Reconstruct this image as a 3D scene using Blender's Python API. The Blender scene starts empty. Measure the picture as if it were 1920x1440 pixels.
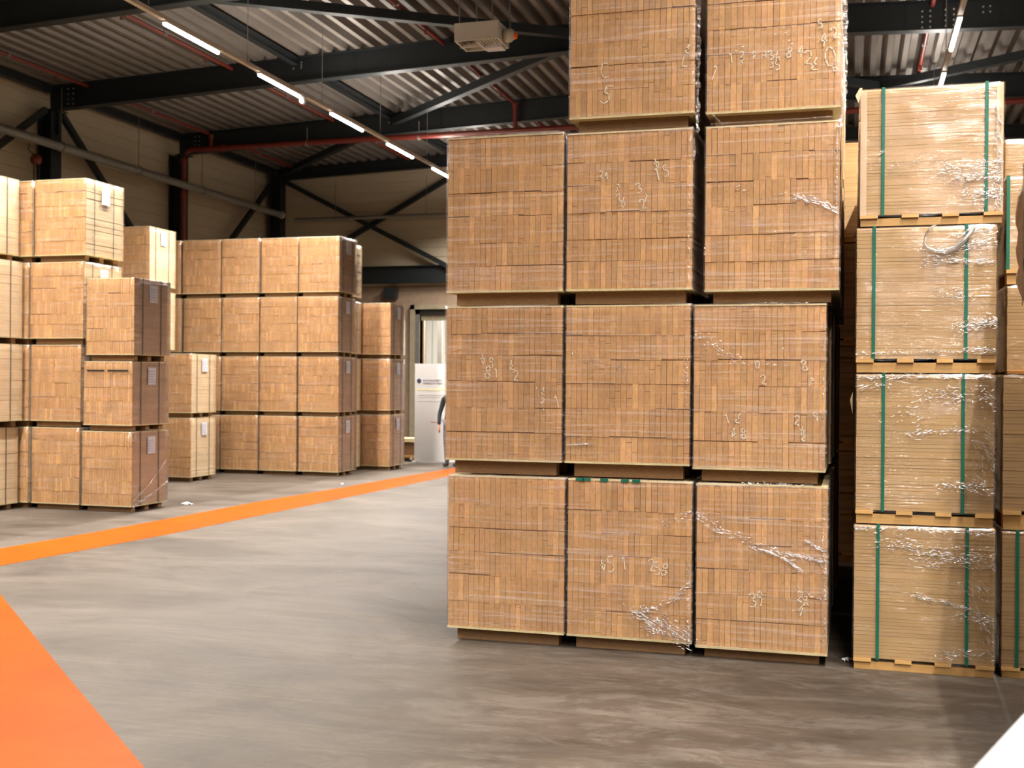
import bpy, math, random
from mathutils import Vector, Matrix, noise

# ------------------------------------------------------------------ camera, world, exposure
sc = bpy.context.scene
col = sc.collection
F_PX, CAM_H, YAW, PITCH, ROLL = 2185.0, 1.65, math.radians(16.33), 0.00023, 0.008
fw = Vector((-math.sin(YAW)*math.cos(PITCH), math.cos(YAW)*math.cos(PITCH), -math.sin(PITCH)))
rt0 = Vector((math.cos(YAW), math.sin(YAW), 0)); up0 = rt0.cross(fw)
rt = rt0*math.cos(ROLL) + up0*math.sin(ROLL); up = -rt0*math.sin(ROLL) + up0*math.cos(ROLL)
cam_data = bpy.data.cameras.new('camera'); cam = bpy.data.objects.new('camera', cam_data); col.objects.link(cam)
M = Matrix((rt, up, -fw)).transposed().to_4x4(); M.translation = Vector((0, 0, CAM_H)); cam.matrix_world = M
cam_data.sensor_width = 36; cam_data.lens = F_PX*36/1920; cam_data.clip_end = 200
cam_data.dof.use_dof = True; cam_data.dof.focus_distance = 7.6; cam_data.dof.aperture_fstop = 3.2
sc.camera = cam
world = bpy.data.worlds.new('world'); sc.world = world; world.use_nodes = True
world.node_tree.nodes['Background'].inputs[0].default_value = (0.6, 0.5, 0.4, 1)
world.node_tree.nodes['Background'].inputs[1].default_value = 0.02
sc.view_settings.view_transform = 'Standard'; sc.view_settings.look = 'None'
sc.view_settings.exposure = 0.38; sc.view_settings.gamma = 1; sc.view_settings.use_curve_mapping = False
LAMP_GLOW = 14.0                       # brightness of the diffusers themselves
LAMP_WATT = 300.0                      # light each tube throws downwards
LAMP_COLOR = (1.0, 0.94, 0.86)
TRACK_SPREAD = math.radians(150)
sc.cycles.transparent_max_bounces = 32
sc.cycles.max_bounces = 4; sc.cycles.diffuse_bounces = 3; sc.cycles.glossy_bounces = 2
sc.cycles.use_adaptive_sampling = True; sc.cycles.adaptive_threshold = 0.09
sc.cycles.sample_clamp_indirect = 4.0
sc.cycles.caustics_reflective = False; sc.cycles.caustics_refractive = False
RNG = random.Random(7)

# ------------------------------------------------------------------ helpers
class MB:
    """collects boxes, tubes and strips into one mesh"""
    def __init__(s): s.v = []; s.f = []; s.c = []; s.m = []
    def quad(s, pts, c=(1, 1, 1), m=0):
        n = len(s.v); s.v += [tuple(p) for p in pts]; s.f.append(tuple(range(n, n+len(pts)))); s.c.append(c); s.m.append(m); return s
    def box(s, x0, y0, z0, x1, y1, z1, c=(1, 1, 1), m=0, skip=''):
        if x1 < x0: x0, x1 = x1, x0
        if y1 < y0: y0, y1 = y1, y0
        if z1 < z0: z0, z1 = z1, z0
        n = len(s.v)
        s.v += [(x0,y0,z0),(x1,y0,z0),(x1,y1,z0),(x0,y1,z0),(x0,y0,z1),(x1,y0,z1),(x1,y1,z1),(x0,y1,z1)]
        for k, q in (('b',(0,3,2,1)),('t',(4,5,6,7)),('f',(0,1,5,4)),('r',(1,2,6,5)),('k',(2,3,7,6)),('l',(3,0,4,7))):
            if k in skip: continue
            s.f.append(tuple(n+i for i in q)); s.c.append(c); s.m.append(m)
        return s
    def tube(s, pts, r, seg=10, c=(1, 1, 1), m=0, caps=True):
        pts = [Vector(p) for p in pts]; rings = []
        for i, p in enumerate(pts):
            a = pts[max(0, i-1)]; b = pts[min(len(pts)-1, i+1)]; t = (b-a).normalized()
            ref = Vector((0, 0, 1)) if abs(t.z) < .9 else Vector((1, 0, 0))
            u = t.cross(ref).normalized(); w = u.cross(t); rr = r[i] if isinstance(r, (list, tuple)) else r
            n = len(s.v); rings.append(n)
            s.v += [tuple(p+(u*math.cos(2*math.pi*k/seg)+w*math.sin(2*math.pi*k/seg))*rr) for k in range(seg)]
        for a, b in zip(rings, rings[1:]):
            for k in range(seg):
                s.f.append((a+k, b+k, b+(k+1) % seg, a+(k+1) % seg)); s.c.append(c); s.m.append(m)
        if caps:
            s.f.append(tuple(rings[0]+k for k in range(seg))); s.c.append(c); s.m.append(m)
            s.f.append(tuple(rings[-1]+k for k in reversed(range(seg)))); s.c.append(c); s.m.append(m)
        return s
    def prism(s, prof, p0, p1, upv=Vector((0, 0, 1))):
        """profile (list of closed boxes in side/up coordinates) swept p0->p1"""
        p0 = Vector(p0); p1 = Vector(p1); t = (p1-p0).normalized(); side = t.cross(upv).normalized(); u = side.cross(t)
        for (a0, b0, a1, b1) in prof:
            n = len(s.v)
            for P in (p0, p1):
                for (a, b) in ((a0, b0), (a1, b0), (a1, b1), (a0, b1)): s.v.append(tuple(P+side*a+u*b))
            for q in ((3,2,1,0),(4,5,6,7),(0,1,5,4),(1,2,6,5),(2,3,7,6),(3,0,4,7)):
                s.f.append(tuple(n+i for i in q)); s.c.append((1,1,1)); s.m.append(0)
        return s
    def build(s, name, mats, parent=None, smooth=False, loc=None):
        me = bpy.data.meshes.new(name); me.from_pydata(s.v, [], s.f)
        if not isinstance(mats, (list, tuple)): mats = [mats]
        for m in mats: me.materials.append(m)
        ca = me.color_attributes.new('tint', 'FLOAT_COLOR', 'CORNER'); data = []
        for f, c in zip(s.f, s.c): data += (list(c)+[1.0])*len(f)
        ca.data.foreach_set('color', data)
        me.polygons.foreach_set('material_index', s.m)
        if smooth: me.polygons.foreach_set('use_smooth', [True]*len(s.f))
        me.update()
        o = bpy.data.objects.new(name, me); col.objects.link(o)
        if parent: o.parent = parent
        if loc: o.location = loc
        return o

def tag(o, label, cat, group=None):
    o['label'] = label; o['category'] = cat
    if group: o['group'] = group
    return o
def empty(name, loc, label, cat, group=None, rz=0):
    o = bpy.data.objects.new(name, None); col.objects.link(o); o.location = loc; o.rotation_euler = (0, 0, rz)
    o.empty_display_size = .1
    return tag(o, label, cat, group)
def struct(o): o['kind'] = 'structure'; return o

# ------------------------------------------------------------------ materials
def new_mat(name):
    m = bpy.data.materials.new(name); m.use_nodes = True; nt = m.node_tree; nt.nodes.clear()
    return m, nt, nt.nodes, nt.links
def node(nt, typ, **kw):
    n = nt.nodes.new(typ)
    for k, v in kw.items():
        if k.startswith('i_'):
            key = k[2:]; key = int(key) if key.isdigit() else key.replace('_', ' ')
            n.inputs[key].default_value = v
        else: setattr(n, k, v)
    return n
def out(nt, sh): o = node(nt, 'ShaderNodeOutputMaterial'); nt.links.new(sh, o.inputs[0])
def ramp(nt, fac, stops):
    r = node(nt, 'ShaderNodeValToRGB'); nt.links.new(fac, r.inputs[0]); e = r.color_ramp.elements
    while len(e) < len(stops): e.new(.5)
    for el, (p, c) in zip(e, stops):
        el.position = p; el.color = tuple(c)+(1,) if len(c) == 3 else c
    return r.outputs[0]
def mul(nt, a, b, fac=1.0, blend='MULTIPLY'):
    m = node(nt, 'ShaderNodeMix', data_type='RGBA', blend_type=blend); m.inputs[0].default_value = fac
    for s, x in ((6, a), (7, b)):
        if isinstance(x, tuple): m.inputs[s].default_value = x
        else: nt.links.new(x, m.inputs[s])
    return m.outputs[2]
def coords(nt, scale, rot=(0, 0, 0), rand=True, kind='Object'):
    tc = node(nt, 'ShaderNodeTexCoord'); mp = node(nt, 'ShaderNodeMapping'); mp.inputs['Scale'].default_value = scale; mp.inputs['Rotation'].default_value = rot
    src = tc.outputs[kind]
    if rand:
        oi = node(nt, 'ShaderNodeObjectInfo'); vm = node(nt, 'ShaderNodeVectorMath', operation='MULTIPLY_ADD')
        cx = node(nt, 'ShaderNodeCombineXYZ'); 
        for k in range(3): nt.links.new(oi.outputs['Random'], cx.inputs[k])
        nt.links.new(cx.outputs[0], vm.inputs[0]); vm.inputs[1].default_value = (37., 23., 51.); nt.links.new(src, vm.inputs[2]); src = vm.outputs[0]
    nt.links.new(src, mp.inputs[0]); return mp.outputs[0]
def nz(nt, vec, scale=1, detail=4, rough=.55, dist=0):
    n = node(nt, 'ShaderNodeTexNoise'); n.inputs['Scale'].default_value = scale; n.inputs['Detail'].default_value = detail
    n.inputs['Roughness'].default_value = rough; n.inputs['Distortion'].default_value = dist; nt.links.new(vec, n.inputs['Vector']); return n.outputs[0]

def wood(name, base, grain=(60, 3, 60), rough=.7, lo=.80, hi=1.12, bump=.1):
    m, nt, N, L = new_mat(name)
    at = node(nt, 'ShaderNodeAttribute', attribute_name='tint')
    c = mul(nt, at.outputs['Color'], tuple(base)+(1,))
    g = ramp(nt, nz(nt, coords(nt, grain), 1, 5), [(.25, (lo,)*3), (.75, (hi,)*3)])
    g2 = ramp(nt, nz(nt, coords(nt, (3, 3, 5)), 1, 3), [(.3, (.90, .88, .86)), (.7, (1.06, 1.06, 1.06))])
    c = mul(nt, mul(nt, c, g), g2)
    p = node(nt, 'ShaderNodeBsdfPrincipled', i_Roughness=rough); L.new(c, p.inputs['Base Color'])
    b = node(nt, 'ShaderNodeBump', i_Strength=bump, i_Distance=.003); L.new(g, b.inputs['Height']); L.new(b.outputs[0], p.inputs['Normal'])
    out(nt, p.outputs[0]); return m
def plain(name, base, rough=.6, metal=0, var=.12, scale=6, spec=.5):
    m, nt, N, L = new_mat(name)
    g = ramp(nt, nz(nt, coords(nt, (scale,)*3), 1, 4), [(.3, (1-var,)*3), (.7, (1+var,)*3)])
    p = node(nt, 'ShaderNodeBsdfPrincipled', i_Roughness=rough, i_Metallic=metal); p.inputs['Specular IOR Level'].default_value = spec
    L.new(mul(nt, tuple(base)+(1,), g), p.inputs['Base Color']); out(nt, p.outputs[0]); return m
def emit(name, c, s):
    m, nt, N, L = new_mat(name); m.cycles.emission_sampling = 'NONE'; e = node(nt, 'ShaderNodeEmission', i_Strength=s); e.inputs[0].default_value = tuple(c)+(1,); out(nt, e.outputs[0]); return m
def film(name, angle=0.0, gloss=.10, haze=.06, bump=.5, glint=.5, fine=1.0):
    """clear stretch wrap: see-through, glossy, creased along the winding direction"""
    m, nt, N, L = new_mat(name)
    v1 = coords(nt, (1.6, 1.6, 52*fine), (0, angle, 0)); v2 = coords(nt, (9, 9, 60*fine), (0, angle*1.6, 0)); v3 = coords(nt, (1.6, 1.6, 2.6))
    n1 = nz(nt, v1, 1, 4, .6, .4); n2 = nz(nt, v2, 1, 3, .6, .8); n3 = nz(nt, v3, 1, 2)
    mask = ramp(nt, n3, [(.45, (.08,)*3), (.68, (1,)*3)])
    mm = node(nt, 'ShaderNodeMath', operation='MULTIPLY'); L.new(n2, mm.inputs[0]); L.new(mask, mm.inputs[1])
    ms = node(nt, 'ShaderNodeMath', operation='MULTIPLY', i_1=glint); L.new(mm.outputs[0], ms.inputs[0])
    ad = node(nt, 'ShaderNodeMath', operation='MULTIPLY_ADD', i_1=.35); L.new(n1, ad.inputs[0]); L.new(ms.outputs[0], ad.inputs[2])
    b = node(nt, 'ShaderNodeBump', i_Strength=bump, i_Distance=.02); L.new(ad.outputs[0], b.inputs['Height'])
    gl = node(nt, 'ShaderNodeBsdfGlossy', i_Roughness=.09); gl.inputs[0].default_value = (1, 1, 1, 1); L.new(b.outputs[0], gl.inputs['Normal'])
    fr = node(nt, 'ShaderNodeFresnel', i_IOR=1.27); L.new(b.outputs[0], fr.inputs['Normal'])
    tr = node(nt, 'ShaderNodeBsdfTransparent'); tr.inputs[0].default_value = (.985, .98, .975, 1)
    df = node(nt, 'ShaderNodeBsdfDiffuse'); df.inputs[0].default_value = (.80, .74, .72, 1)
    hz = ramp(nt, n1, [(.46, (haze*.2,)*3), (.56, (haze*1.2,)*3), (.68, (haze*4.5,)*3)])
    m0 = node(nt, 'ShaderNodeMixShader'); L.new(hz, m0.inputs[0]); L.new(tr.outputs[0], m0.inputs[1]); L.new(df.outputs[0], m0.inputs[2])
    fb_ = node(nt, 'ShaderNodeMath', operation='MINIMUM', i_1=.35); L.new(fr.outputs[0], fb_.inputs[0])
    fa = node(nt, 'ShaderNodeMath', operation='MULTIPLY_ADD', i_1=.9, i_2=gloss*.4, use_clamp=True); L.new(fb_.outputs[0], fa.inputs[0])
    mx = node(nt, 'ShaderNodeMixShader'); L.new(fa.outputs[0], mx.inputs[0]); L.new(m0.outputs[0], mx.inputs[1]); L.new(gl.outputs[0], mx.inputs[2])
    out(nt, mx.outputs[0]); return m

M_END = wood('end_grain_timber', (.535, .292, .122), (70, 70, 25), .72)
M_PALE = wood('pale_sawn_timber', (.72, .55, .35), (50, 2, 90), .65, .9, 1.06)
M_BROWN = wood('brown_sawn_timber', (.42, .27, .17), (50, 2, 70), .62, .86, 1.08)
M_PANEL = wood('panel_board_edges', (.47, .30, .135), (2.0, 2.0, 120), .66, .86, 1.07)
M_ROUGH = wood('weathered_planks', (.36, .23, .125), (3, 3, 60), .8, .7, 1.15)
M_BOARD = wood('pale_fibre_board', (.60, .50, .28), (40, 40, 40), .7)
M_RUNNER = wood('pallet_runner_board', (.23, .125, .052), (40, 8, 70), .75)
M_PINE = wood('pine_pallet_timber', (.46, .265, .09), (5, 5, 60), .6, .8, 1.1)
M_CARD = wood('brown_card', (.62, .44, .27), (6, 6, 6), .7, .94, 1.03)
M_FILM_D = film('stretch_wrap_falling', -.17, .08, .050, .6, 1.0)
M_FILM_U = film('stretch_wrap_rising', .09, .09, .010, .5, 1.6)
M_FILM_F = film('stretch_wrap_far', .05, .10, .03, .5, .8, .7)
M_LOOSE = film('loose_stretch_wrap', 1.4, .5, .22, 1.0, 1.5)
def crease_mat():
    m, nt, N, L = new_mat('folded_stretch_wrap')
    gl = node(nt, 'ShaderNodeBsdfGlossy', i_Roughness=.22); tr = node(nt, 'ShaderNodeBsdfTransparent'); df = node(nt, 'ShaderNodeBsdfDiffuse'); df.inputs[0].default_value = (.85, .82, .80, 1)
    a = node(nt, 'ShaderNodeMixShader'); a.inputs[0].default_value = .16; L.new(tr.outputs[0], a.inputs[1]); L.new(df.outputs[0], a.inputs[2])
    b = node(nt, 'ShaderNodeMixShader'); b.inputs[0].default_value = .45; L.new(a.outputs[0], b.inputs[1]); L.new(gl.outputs[0], b.inputs[2]); out(nt, b.outputs[0]); return m
M_CREASE = crease_mat()
M_STRAP_G = plain('green_plastic_strap', (.003, .105, .068), .35)
M_STRAP_D = plain('dark_strap', (.05, .055, .045), .4)
M_LABEL = plain('white_label_paper', (.50, .51, .55), .5, var=.03)
M_INK = plain('grey_print', (.33, .33, .40), .6)
M_CHALK = plain('white_chalk', (.78, .66, .50), .9, var=.25, scale=120)
M_STEEL = plain('dark_grey_steel', (.012, .0145, .0155), .45, var=.1, spec=.3)
M_BOLT = plain('zinc_bolt', (.42, .42, .40), .4, .7)
M_RED = plain('red_pipe_paint', (.14, .016, .008), .45)
M_GALV = plain('galvanised_pipe', (.19, .18, .16), .5, .2)
M_WIRE = plain('steel_wire', (.16, .15, .13), .5, .3)
M_RAIL = plain('grey_rail', (.50, .44, .37), .5)
M_WHITE = plain('white_sheet', (.60, .60, .60), .45, var=.02)
M_CREAM = plain('cream_casing', (.55, .51, .42), .5, var=.04)
M_BLACK = plain('black_plastic', (.012, .011, .010), .5)
M_ORANGE_L = plain('orange_glass', (.9, .16, .02), .3)
M_LAMP = emit('lamp_glow', LAMP_COLOR, LAMP_GLOW)

def concrete():
    m, nt, N, L = new_mat('polished_concrete')
    def cc(s, r=(0, 0, 0)): return coords(nt, s, r, False)
    a = nz(nt, cc((.55, .9, 1)), 1, 10, .68, .7); b = nz(nt, cc((1.2, 2.4, 1), (0, 0, .35)), 1, 9, .74, .5); c = nz(nt, cc((1.2, 18, 1), (0, 0, -.25)), 1, 5, .65, .3)
    d = nz(nt, cc((26, 26, 1)), 1, 4, .7); e = nz(nt, cc((.7, 42, 1), (0, 0, .14)), 1, 3, .55, .9); g = nz(nt, cc((.9, 34, 1), (0, 0, -.45)), 1, 3, .55, 1.2)
    c0 = ramp(nt, a, [(.36, (.058, .046, .037)), (.47, (.080, .065, .0525)), (.62, (.108, .089, .074))])
    c1 = mul(nt, c0, ramp(nt, b, [(.36, (.74, .72, .69)), (.46, (.97, .97, .97)), (.62, (1.18, 1.17, 1.15))]))
    c1 = mul(nt, c1, ramp(nt, c, [(.34, (.92, .915, .91)), (.5, (1, 1, 1)), (.70, (1.09, 1.09, 1.09))]))
    c1 = mul(nt, c1, ramp(nt, d, [(.3, (.92,)*3), (.7, (1.07,)*3)]))
    c1 = mul(nt, c1, ramp(nt, e, [(.60, (1,)*3), (.68, (1.30,)*3)])); c1 = mul(nt, c1, ramp(nt, g, [(.63, (1,)*3), (.70, (1.28,)*3)]))
    # worn dark patches where the pallets are driven in, right of the aisle
    tc = node(nt, 'ShaderNodeTexCoord'); sp = node(nt, 'ShaderNodeSeparateXYZ'); L.new(tc.outputs['Object'], sp.inputs[0])
    mr = node(nt, 'ShaderNodeMapRange'); mr.inputs[1].default_value = -3.4; mr.inputs[2].default_value = -.9; L.new(sp.outputs[0], mr.inputs[0])
    st = nz(nt, cc((1.5, 3.4, 1), (0, 0, -.3)), 1, 10, .78, .8)
    stn = node(nt, 'ShaderNodeMath', operation='MULTIPLY'); L.new(mr.outputs[0], stn.inputs[0])
    rs = ramp(nt, st, [(.45, (0, 0, 0)), (.51, (1, 1, 1))]); L.new(rs, stn.inputs[1])
    mx = node(nt, 'ShaderNodeMix', data_type='RGBA', blend_type='MULTIPLY'); L.new(stn.outputs[0], mx.inputs[0]); L.new(c1, mx.inputs[6]); mx.inputs[7].default_value = (.70, .64, .59, 1)
    p = node(nt, 'ShaderNodeBsdfPrincipled'); L.new(mx.outputs[2], p.inputs['Base Color'])
    rr = ramp(nt, b, [(.3, (.46,)*3), (.7, (.62,)*3)]); L.new(rr, p.inputs['Roughness']); p.inputs['Specular IOR Level'].default_value = .22
    bp = node(nt, 'ShaderNodeBump', i_Strength=.12, i_Distance=.01); L.new(b, bp.inputs['Height']); L.new(bp.outputs[0], p.inputs['Normal'])
    out(nt, p.outputs[0]); return m
M_FLOOR = concrete()
def orange():
    m, nt, N, L = new_mat('orange_floor_paint')
    a = nz(nt, coords(nt, (2, 2, 1), (0, 0, 0), False), 1, 5, .6, .4); b = nz(nt, coords(nt, (3, 40, 1), (0, 0, .7), False), 1, 3)
    c = ramp(nt, a, [(.3, (.29, .052, .0008)), (.7, (.34, .068, .0014))]); c = mul(nt, c, ramp(nt, b, [(.3, (.95,)*3), (.75, (1.05,)*3)]))
    p = node(nt, 'ShaderNodeBsdfPrincipled', i_Roughness=.42); p.inputs['Specular IOR Level'].default_value = .06; L.new(c, p.inputs['Base Color']); out(nt, p.outputs[0]); return m
M_ORANGE = orange()
def cladding(name, base, axis):
    m, nt, N, L = new_mat(name)
    c = ramp(nt, nz(nt, coords(nt, (.3, .3, .3), (0, 0, 0), False), 1, 3), [(.3, tuple(x*.93 for x in base)), (.7, tuple(x*1.05 for x in base))])
    p = node(nt, 'ShaderNodeBsdfPrincipled', i_Roughness=.5); L.new(c, p.inputs['Base Color']); out(nt, p.outputs[0]); return m
M_CLAD = cladding('cream_wall_cladding', (.43, .36, .255), 'z')
M_CLAD2 = cladding('pale_wall_cladding', (.50, .50, .46), 'z')
M_LOWWALL = plain('brown_lower_wall', (.21, .145, .095), .7)
M_DECK = plain('zinc_roof_deck', (.185, .16, .14), .45, .35, var=.08, scale=1.5)
M_DOORF = plain('bronze_door_frame', (.22, .18, .12), .5)
M_DOORL = plain('grey_door_leaf', (.10, .095, .08), .5)

# ------------------------------------------------------------------ room shell
WX, WY, EX, SY = -15.5, 29.0, 18.0, -16.0
RIDGE = -3.0
def roof_z(x): return 7.44 + .038*((x+15.3) if x < RIDGE else (RIDGE+15.3)-(x-RIDGE))
struct(MB().box(WX-.3, SY-.3, -.3, EX+.3, 37.3, 0).build('floor', M_FLOOR))
mb = MB(); z = 0
while z < 9:                                                         # sandwich panels with shallow horizontal grooves
    mb.box(WX-.2, SY, z, WX, WY, z+.235); mb.box(WX-.2, SY, z+.235, WX-.015, WY, z+.25); z += .25
struct(mb.build('wall_left', M_CLAD))
D0, D1, DZ = -11.06, -7.9, 3.47                                      # gateway opening in the back wall
mb = MB(); z = 4.25
while z < 9:
    mb.box(WX, WY, z, EX, WY+.2, z+.235); mb.box(WX, WY+.015, z+.235, EX, WY+.2, z+.25); z += .25
mb.box(WX, WY+.01, 0, D0, WY+.2, 4.25, m=1); mb.box(D1, WY+.01, 0, EX, WY+.2, 4.25, m=1); mb.box(D0, WY+.01, DZ, D1, WY+.2, 4.25, m=1)
struct(mb.build('wall_back', [M_CLAD, M_LOWWALL]))
struct(MB().box(EX, SY, 0, EX+.2, 29.0, 9).build('wall_right', M_CLAD))
struct(MB().box(WX, SY-.2, 0, EX, SY, 9).build('wall_front', M_CLAD))
# trapezoidal roof deck, ribs running front to back
mb = MB(); x = WX-.2; P = .28; prof = []
while x < EX+.2:
    for dx, dz in ((0, .0), (.09, .0), (.13, .13), (.24, .13)): prof.append((x+dx, roof_z(x+dx)+dz))
    x += P
n = len(prof)
for Yv in (SY-.2, WY+.2):
    for (a, b) in prof: mb.v.append((a, Yv, b))
for Yv in (SY-.2, WY+.2):
    for (a, b) in prof: mb.v.append((a, Yv, b+.16+(.09 if abs(b-roof_z(a)) < .01 else 0)))
for k in range(n-1):
    mb.f.append((k, n+k, n+k+1, k+1)); mb.c.append((1, 1, 1)); mb.m.append(0)
    mb.f.append((2*n+k, 2*n+k+1, 3*n+k+1, 3*n+k)); mb.c.append((1, 1, 1)); mb.m.append(0)
struct(mb.build('ceiling', M_DECK))
# room behind the gateway
mb = MB()
mb.box(-17, 36.8, 0, -2, 37, 6); mb.box(-17, WY+.2, 0, -16.8, 37, 6); mb.box(-2, WY+.2, 0, -1.8, 37, 6); mb.box(-17, WY+.2, 5.6, -1.8, 37, 5.8)
for k in range(60): mb.box(-16.8+k*.25, 36.76, 0, -16.8+k*.25+.2, 36.8, 5.6)
struct(mb.build('wall_far_room', M_CLAD2))
# gateway frame
fr = MB(); fr.box(D0-.24, WY-.10, 0, D0-.12, WY+.02, 3.72); fr.box(D0-.12, WY-.02, 0, D0, WY+.2, 3.60, m=1)
fr.box(D0-.24, WY-.10, 3.60, D1+.24, WY+.02, 3.72); fr.box(D1, WY-.10, 0, D1+.24, WY+.02, 3.72); fr.box(D0-.12, WY-.02, DZ, D1, WY+.02, 3.60, m=2)
d = struct(fr.build('door_1', [M_DOORF, M_DOORL, M_BLACK]))
MB().box(D0-.09, WY-.05, 1.0, D0-.05, WY-.02, 1.35).build('door_handle', M_BOLT, d)
MB().box(D0+.02, WY+.05, DZ-.16, D1, WY+.12, DZ).build('door_header', M_DOORF, d)
struct(MB().box(-12.02, 33.0, 0, -11.88, 33.14, 5.6).build('trim_1', M_GALV))
struct(MB().box(-12.3, 30.9, 0, -11.66, 31.0, 5.6).build('trim_2', M_LOWWALL))

# ------------------------------------------------------------------ steel frame
def ibeam(name, p0, p1, h, w, label, cat, group=None, tf=.018, tw=.012, rot=False, parent=None):
    mb = MB(); upv = Vector((0, 0, 1))
    if abs((Vector(p1)-Vector(p0)).normalized().z) > .95: upv = Vector((0, 1, 0)) if rot else Vector((1, 0, 0))
    mb.prism([(-w/2, -h/2, w/2, -h/2+tf), (-w/2, h/2-tf, w/2, h/2), (-tw/2, -h/2+tf, tw/2, h/2-tf)], p0, p1, upv)
    o = mb.build(name, M_STEEL, parent); 
    return tag(o, label, cat, group) if label else o
def bolts(parent, pts, axis='y'):
    src = None
    for p in pts:
        if src is None:
            a = Vector(p); dv = {'y': Vector((0, -.02, 0)), 'x': Vector((.02, 0, 0))}[axis]
            src = MB().tube([(0, 0, 0), dv], .016, 6).build('bolt', M_BOLT, parent); src.location = p
        else:
            o = src.copy(); col.objects.link(o); o.parent = parent; o.location = p
BEAM_Y = [(10.5, 'roof beam nearest the camera, above the frame'), (15.1, 'dark steel roof beam cutting the top left corner of the view'),
          (19.55, 'dark steel roof beam passing behind the hanging air heater'), (24.15, 'dark steel roof beam with the red main pipe along it')]
for Yb, lab in BEAM_Y:
    e = empty('roof_beam', (0, Yb, 7.4), lab, 'beam', 'roof beams across the hall')
    for (xa, xb) in ((-15.3, RIDGE), (RIDGE, EX)):
        za, zb = roof_z(xa)-7.4, roof_z(xb)-7.4
        o = MB().prism([(-.10, -.47, .10, -.45), (-.10, -.02, .10, 0), (-.006, -.45, .006, -.02)], (xa, 0, za), (xb, 0, zb)).build('girder', M_STEEL, e)
    if Yb > 15:
        xs = -15.0
        bolts(e, [(-14.86+dx, -.012, roof_z(-14.8)-7.4-.08-k*.10) for k in range(4) for dx in (0, .11)])
        MB().box(-14.92, -.013, roof_z(-14.8)-7.85, -14.68, -.006, roof_z(-14.8)-7.42).build('end_plate', M_STEEL, e)
        bolts(e, [(-9.9+dx, -.012, roof_z(-9.9)-7.4-.10-k*.10) for k in range(2) for dx in (-.08, .08)] + [(-9.82, -.012, roof_z(-9.9)-7.4-.15)])
    if 19 < Yb < 20:
        MB().box(.75, -.02, roof_z(1.4)-7.85, 2.15, -.006, roof_z(1.4)-7.44).build('splice_plate', M_STEEL, e)
        bolts(e, [(1.0+dx, -.022, roof_z(1.4)-7.4-.40+k*.085) for k in range(4) for dx in (0, .12, .35, .47)] + [(1.9+dx, -.022, roof_z(1.4)-7.4-.40+k*.085) for k in range(2, 4) for dx in (0, .1)])
t = empty('roof_beam', (0, 28.8, 7.4), 'dark steel roof beam against the back wall', 'beam', 'roof beams across the hall')
MB().prism([(-.08, -.30, .08, -.28), (-.08, -.02, .08, 0), (-.006, -.28, .006, -.02)], (-15.2, 0, roof_z(-15.2)-7.4), (RIDGE, 0, roof_z(RIDGE)-7.4)).build('girder', M_STEEL, t)
MB().prism([(-.08, -.30, .08, -.28), (-.08, -.02, .08, 0), (-.006, -.28, .006, -.02)], (RIDGE, 0, roof_z(RIDGE)-7.4), (EX, 0, roof_z(EX)-7.4)).build('girder', M_STEEL, t)
COLY = [15.1, 19.55, 24.15]
for Yb, lab in zip(COLY, ('dark steel column on the left wall, just outside the view', 'dark steel column on left wall, leftmost in view', 'dark steel column with the red riser pipe beside it')):
    e = empty('steel_column', (-15.3, Yb, 0), lab, 'column', 'columns on the left wall')
    MB().prism([(-.16, -.15, .16, -.135), (-.16, .135, .16, .15), (-.006, -.135, .006, .135)], (0, 0, 0), (0, 0, roof_z(-15.3)-.48), Vector((1, 0, 0))).build('shaft', M_STEEL, e)
    MB().box(-.17, -.17, 0, .17, .17, .02).build('base_plate', M_STEEL, e)
    MB().box(-.02, -.16, roof_z(-15.3)-.50, .30, .16, roof_z(-15.3)-.48).box(.0, -.016, roof_z(-15.3)-.95, .22, .016, roof_z(-15.3)-.50).build('gusset', M_STEEL, e)
e = empty('steel_column', (-15.2, 28.78, 0), 'dark steel corner column where the left and back walls meet', 'column', 'columns on the left wall')
MB().prism([(-.16, -.15, .16, -.135), (-.16, .135, .16, .15), (-.006, -.135, .006, .135)], (.05, 0, 0), (.05, 0, 7.3), Vector((1, 0, 0))).build('shaft', M_STEEL, e)
def lstrut(name, p0, p1, w, label, cat='brace', group=None):
    return tag(MB().prism([(-w/2, -w/2, w/2, -w/2+.012), (-w/2, w/2-.012, w/2, w/2), (-w/2, -w/2+.012, -w/2+.012, w/2-.012), (w/2-.012, -w/2+.012, w/2, w/2-.012)], p0, p1).build(name, M_STEEL), label, cat, group)
# wall braces
lstrut('wall_brace', (-15.25, 19.35, 6.95), (-15.25, 15.35, 4.0), .11, 'diagonal steel brace on left wall, falling towards the camera from leftmost column', group='wall braces')
lstrut('wall_brace', (-15.25, 19.85, 6.95), (-15.25, 24.0, 3.5), .11, 'diagonal steel brace on left wall between leftmost column and red riser', group='wall braces')
lstrut('wall_brace', (-15.25, 28.55, 7.0), (-15.25, 24.4, 3.5), .11, 'diagonal steel brace on left wall next to the corner column', group='wall braces')
lstrut('wall_brace', (-14.95, 28.80, 7.12), (-9.9, 28.80, 4.55), .12, 'back wall cross brace falling from left to right', group='wall braces')
lstrut('wall_brace', (-14.95, 28.93, 4.55), (-9.95, 28.93, 7.2), .12, 'back wall cross brace rising from left to right', group='wall braces')
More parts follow.
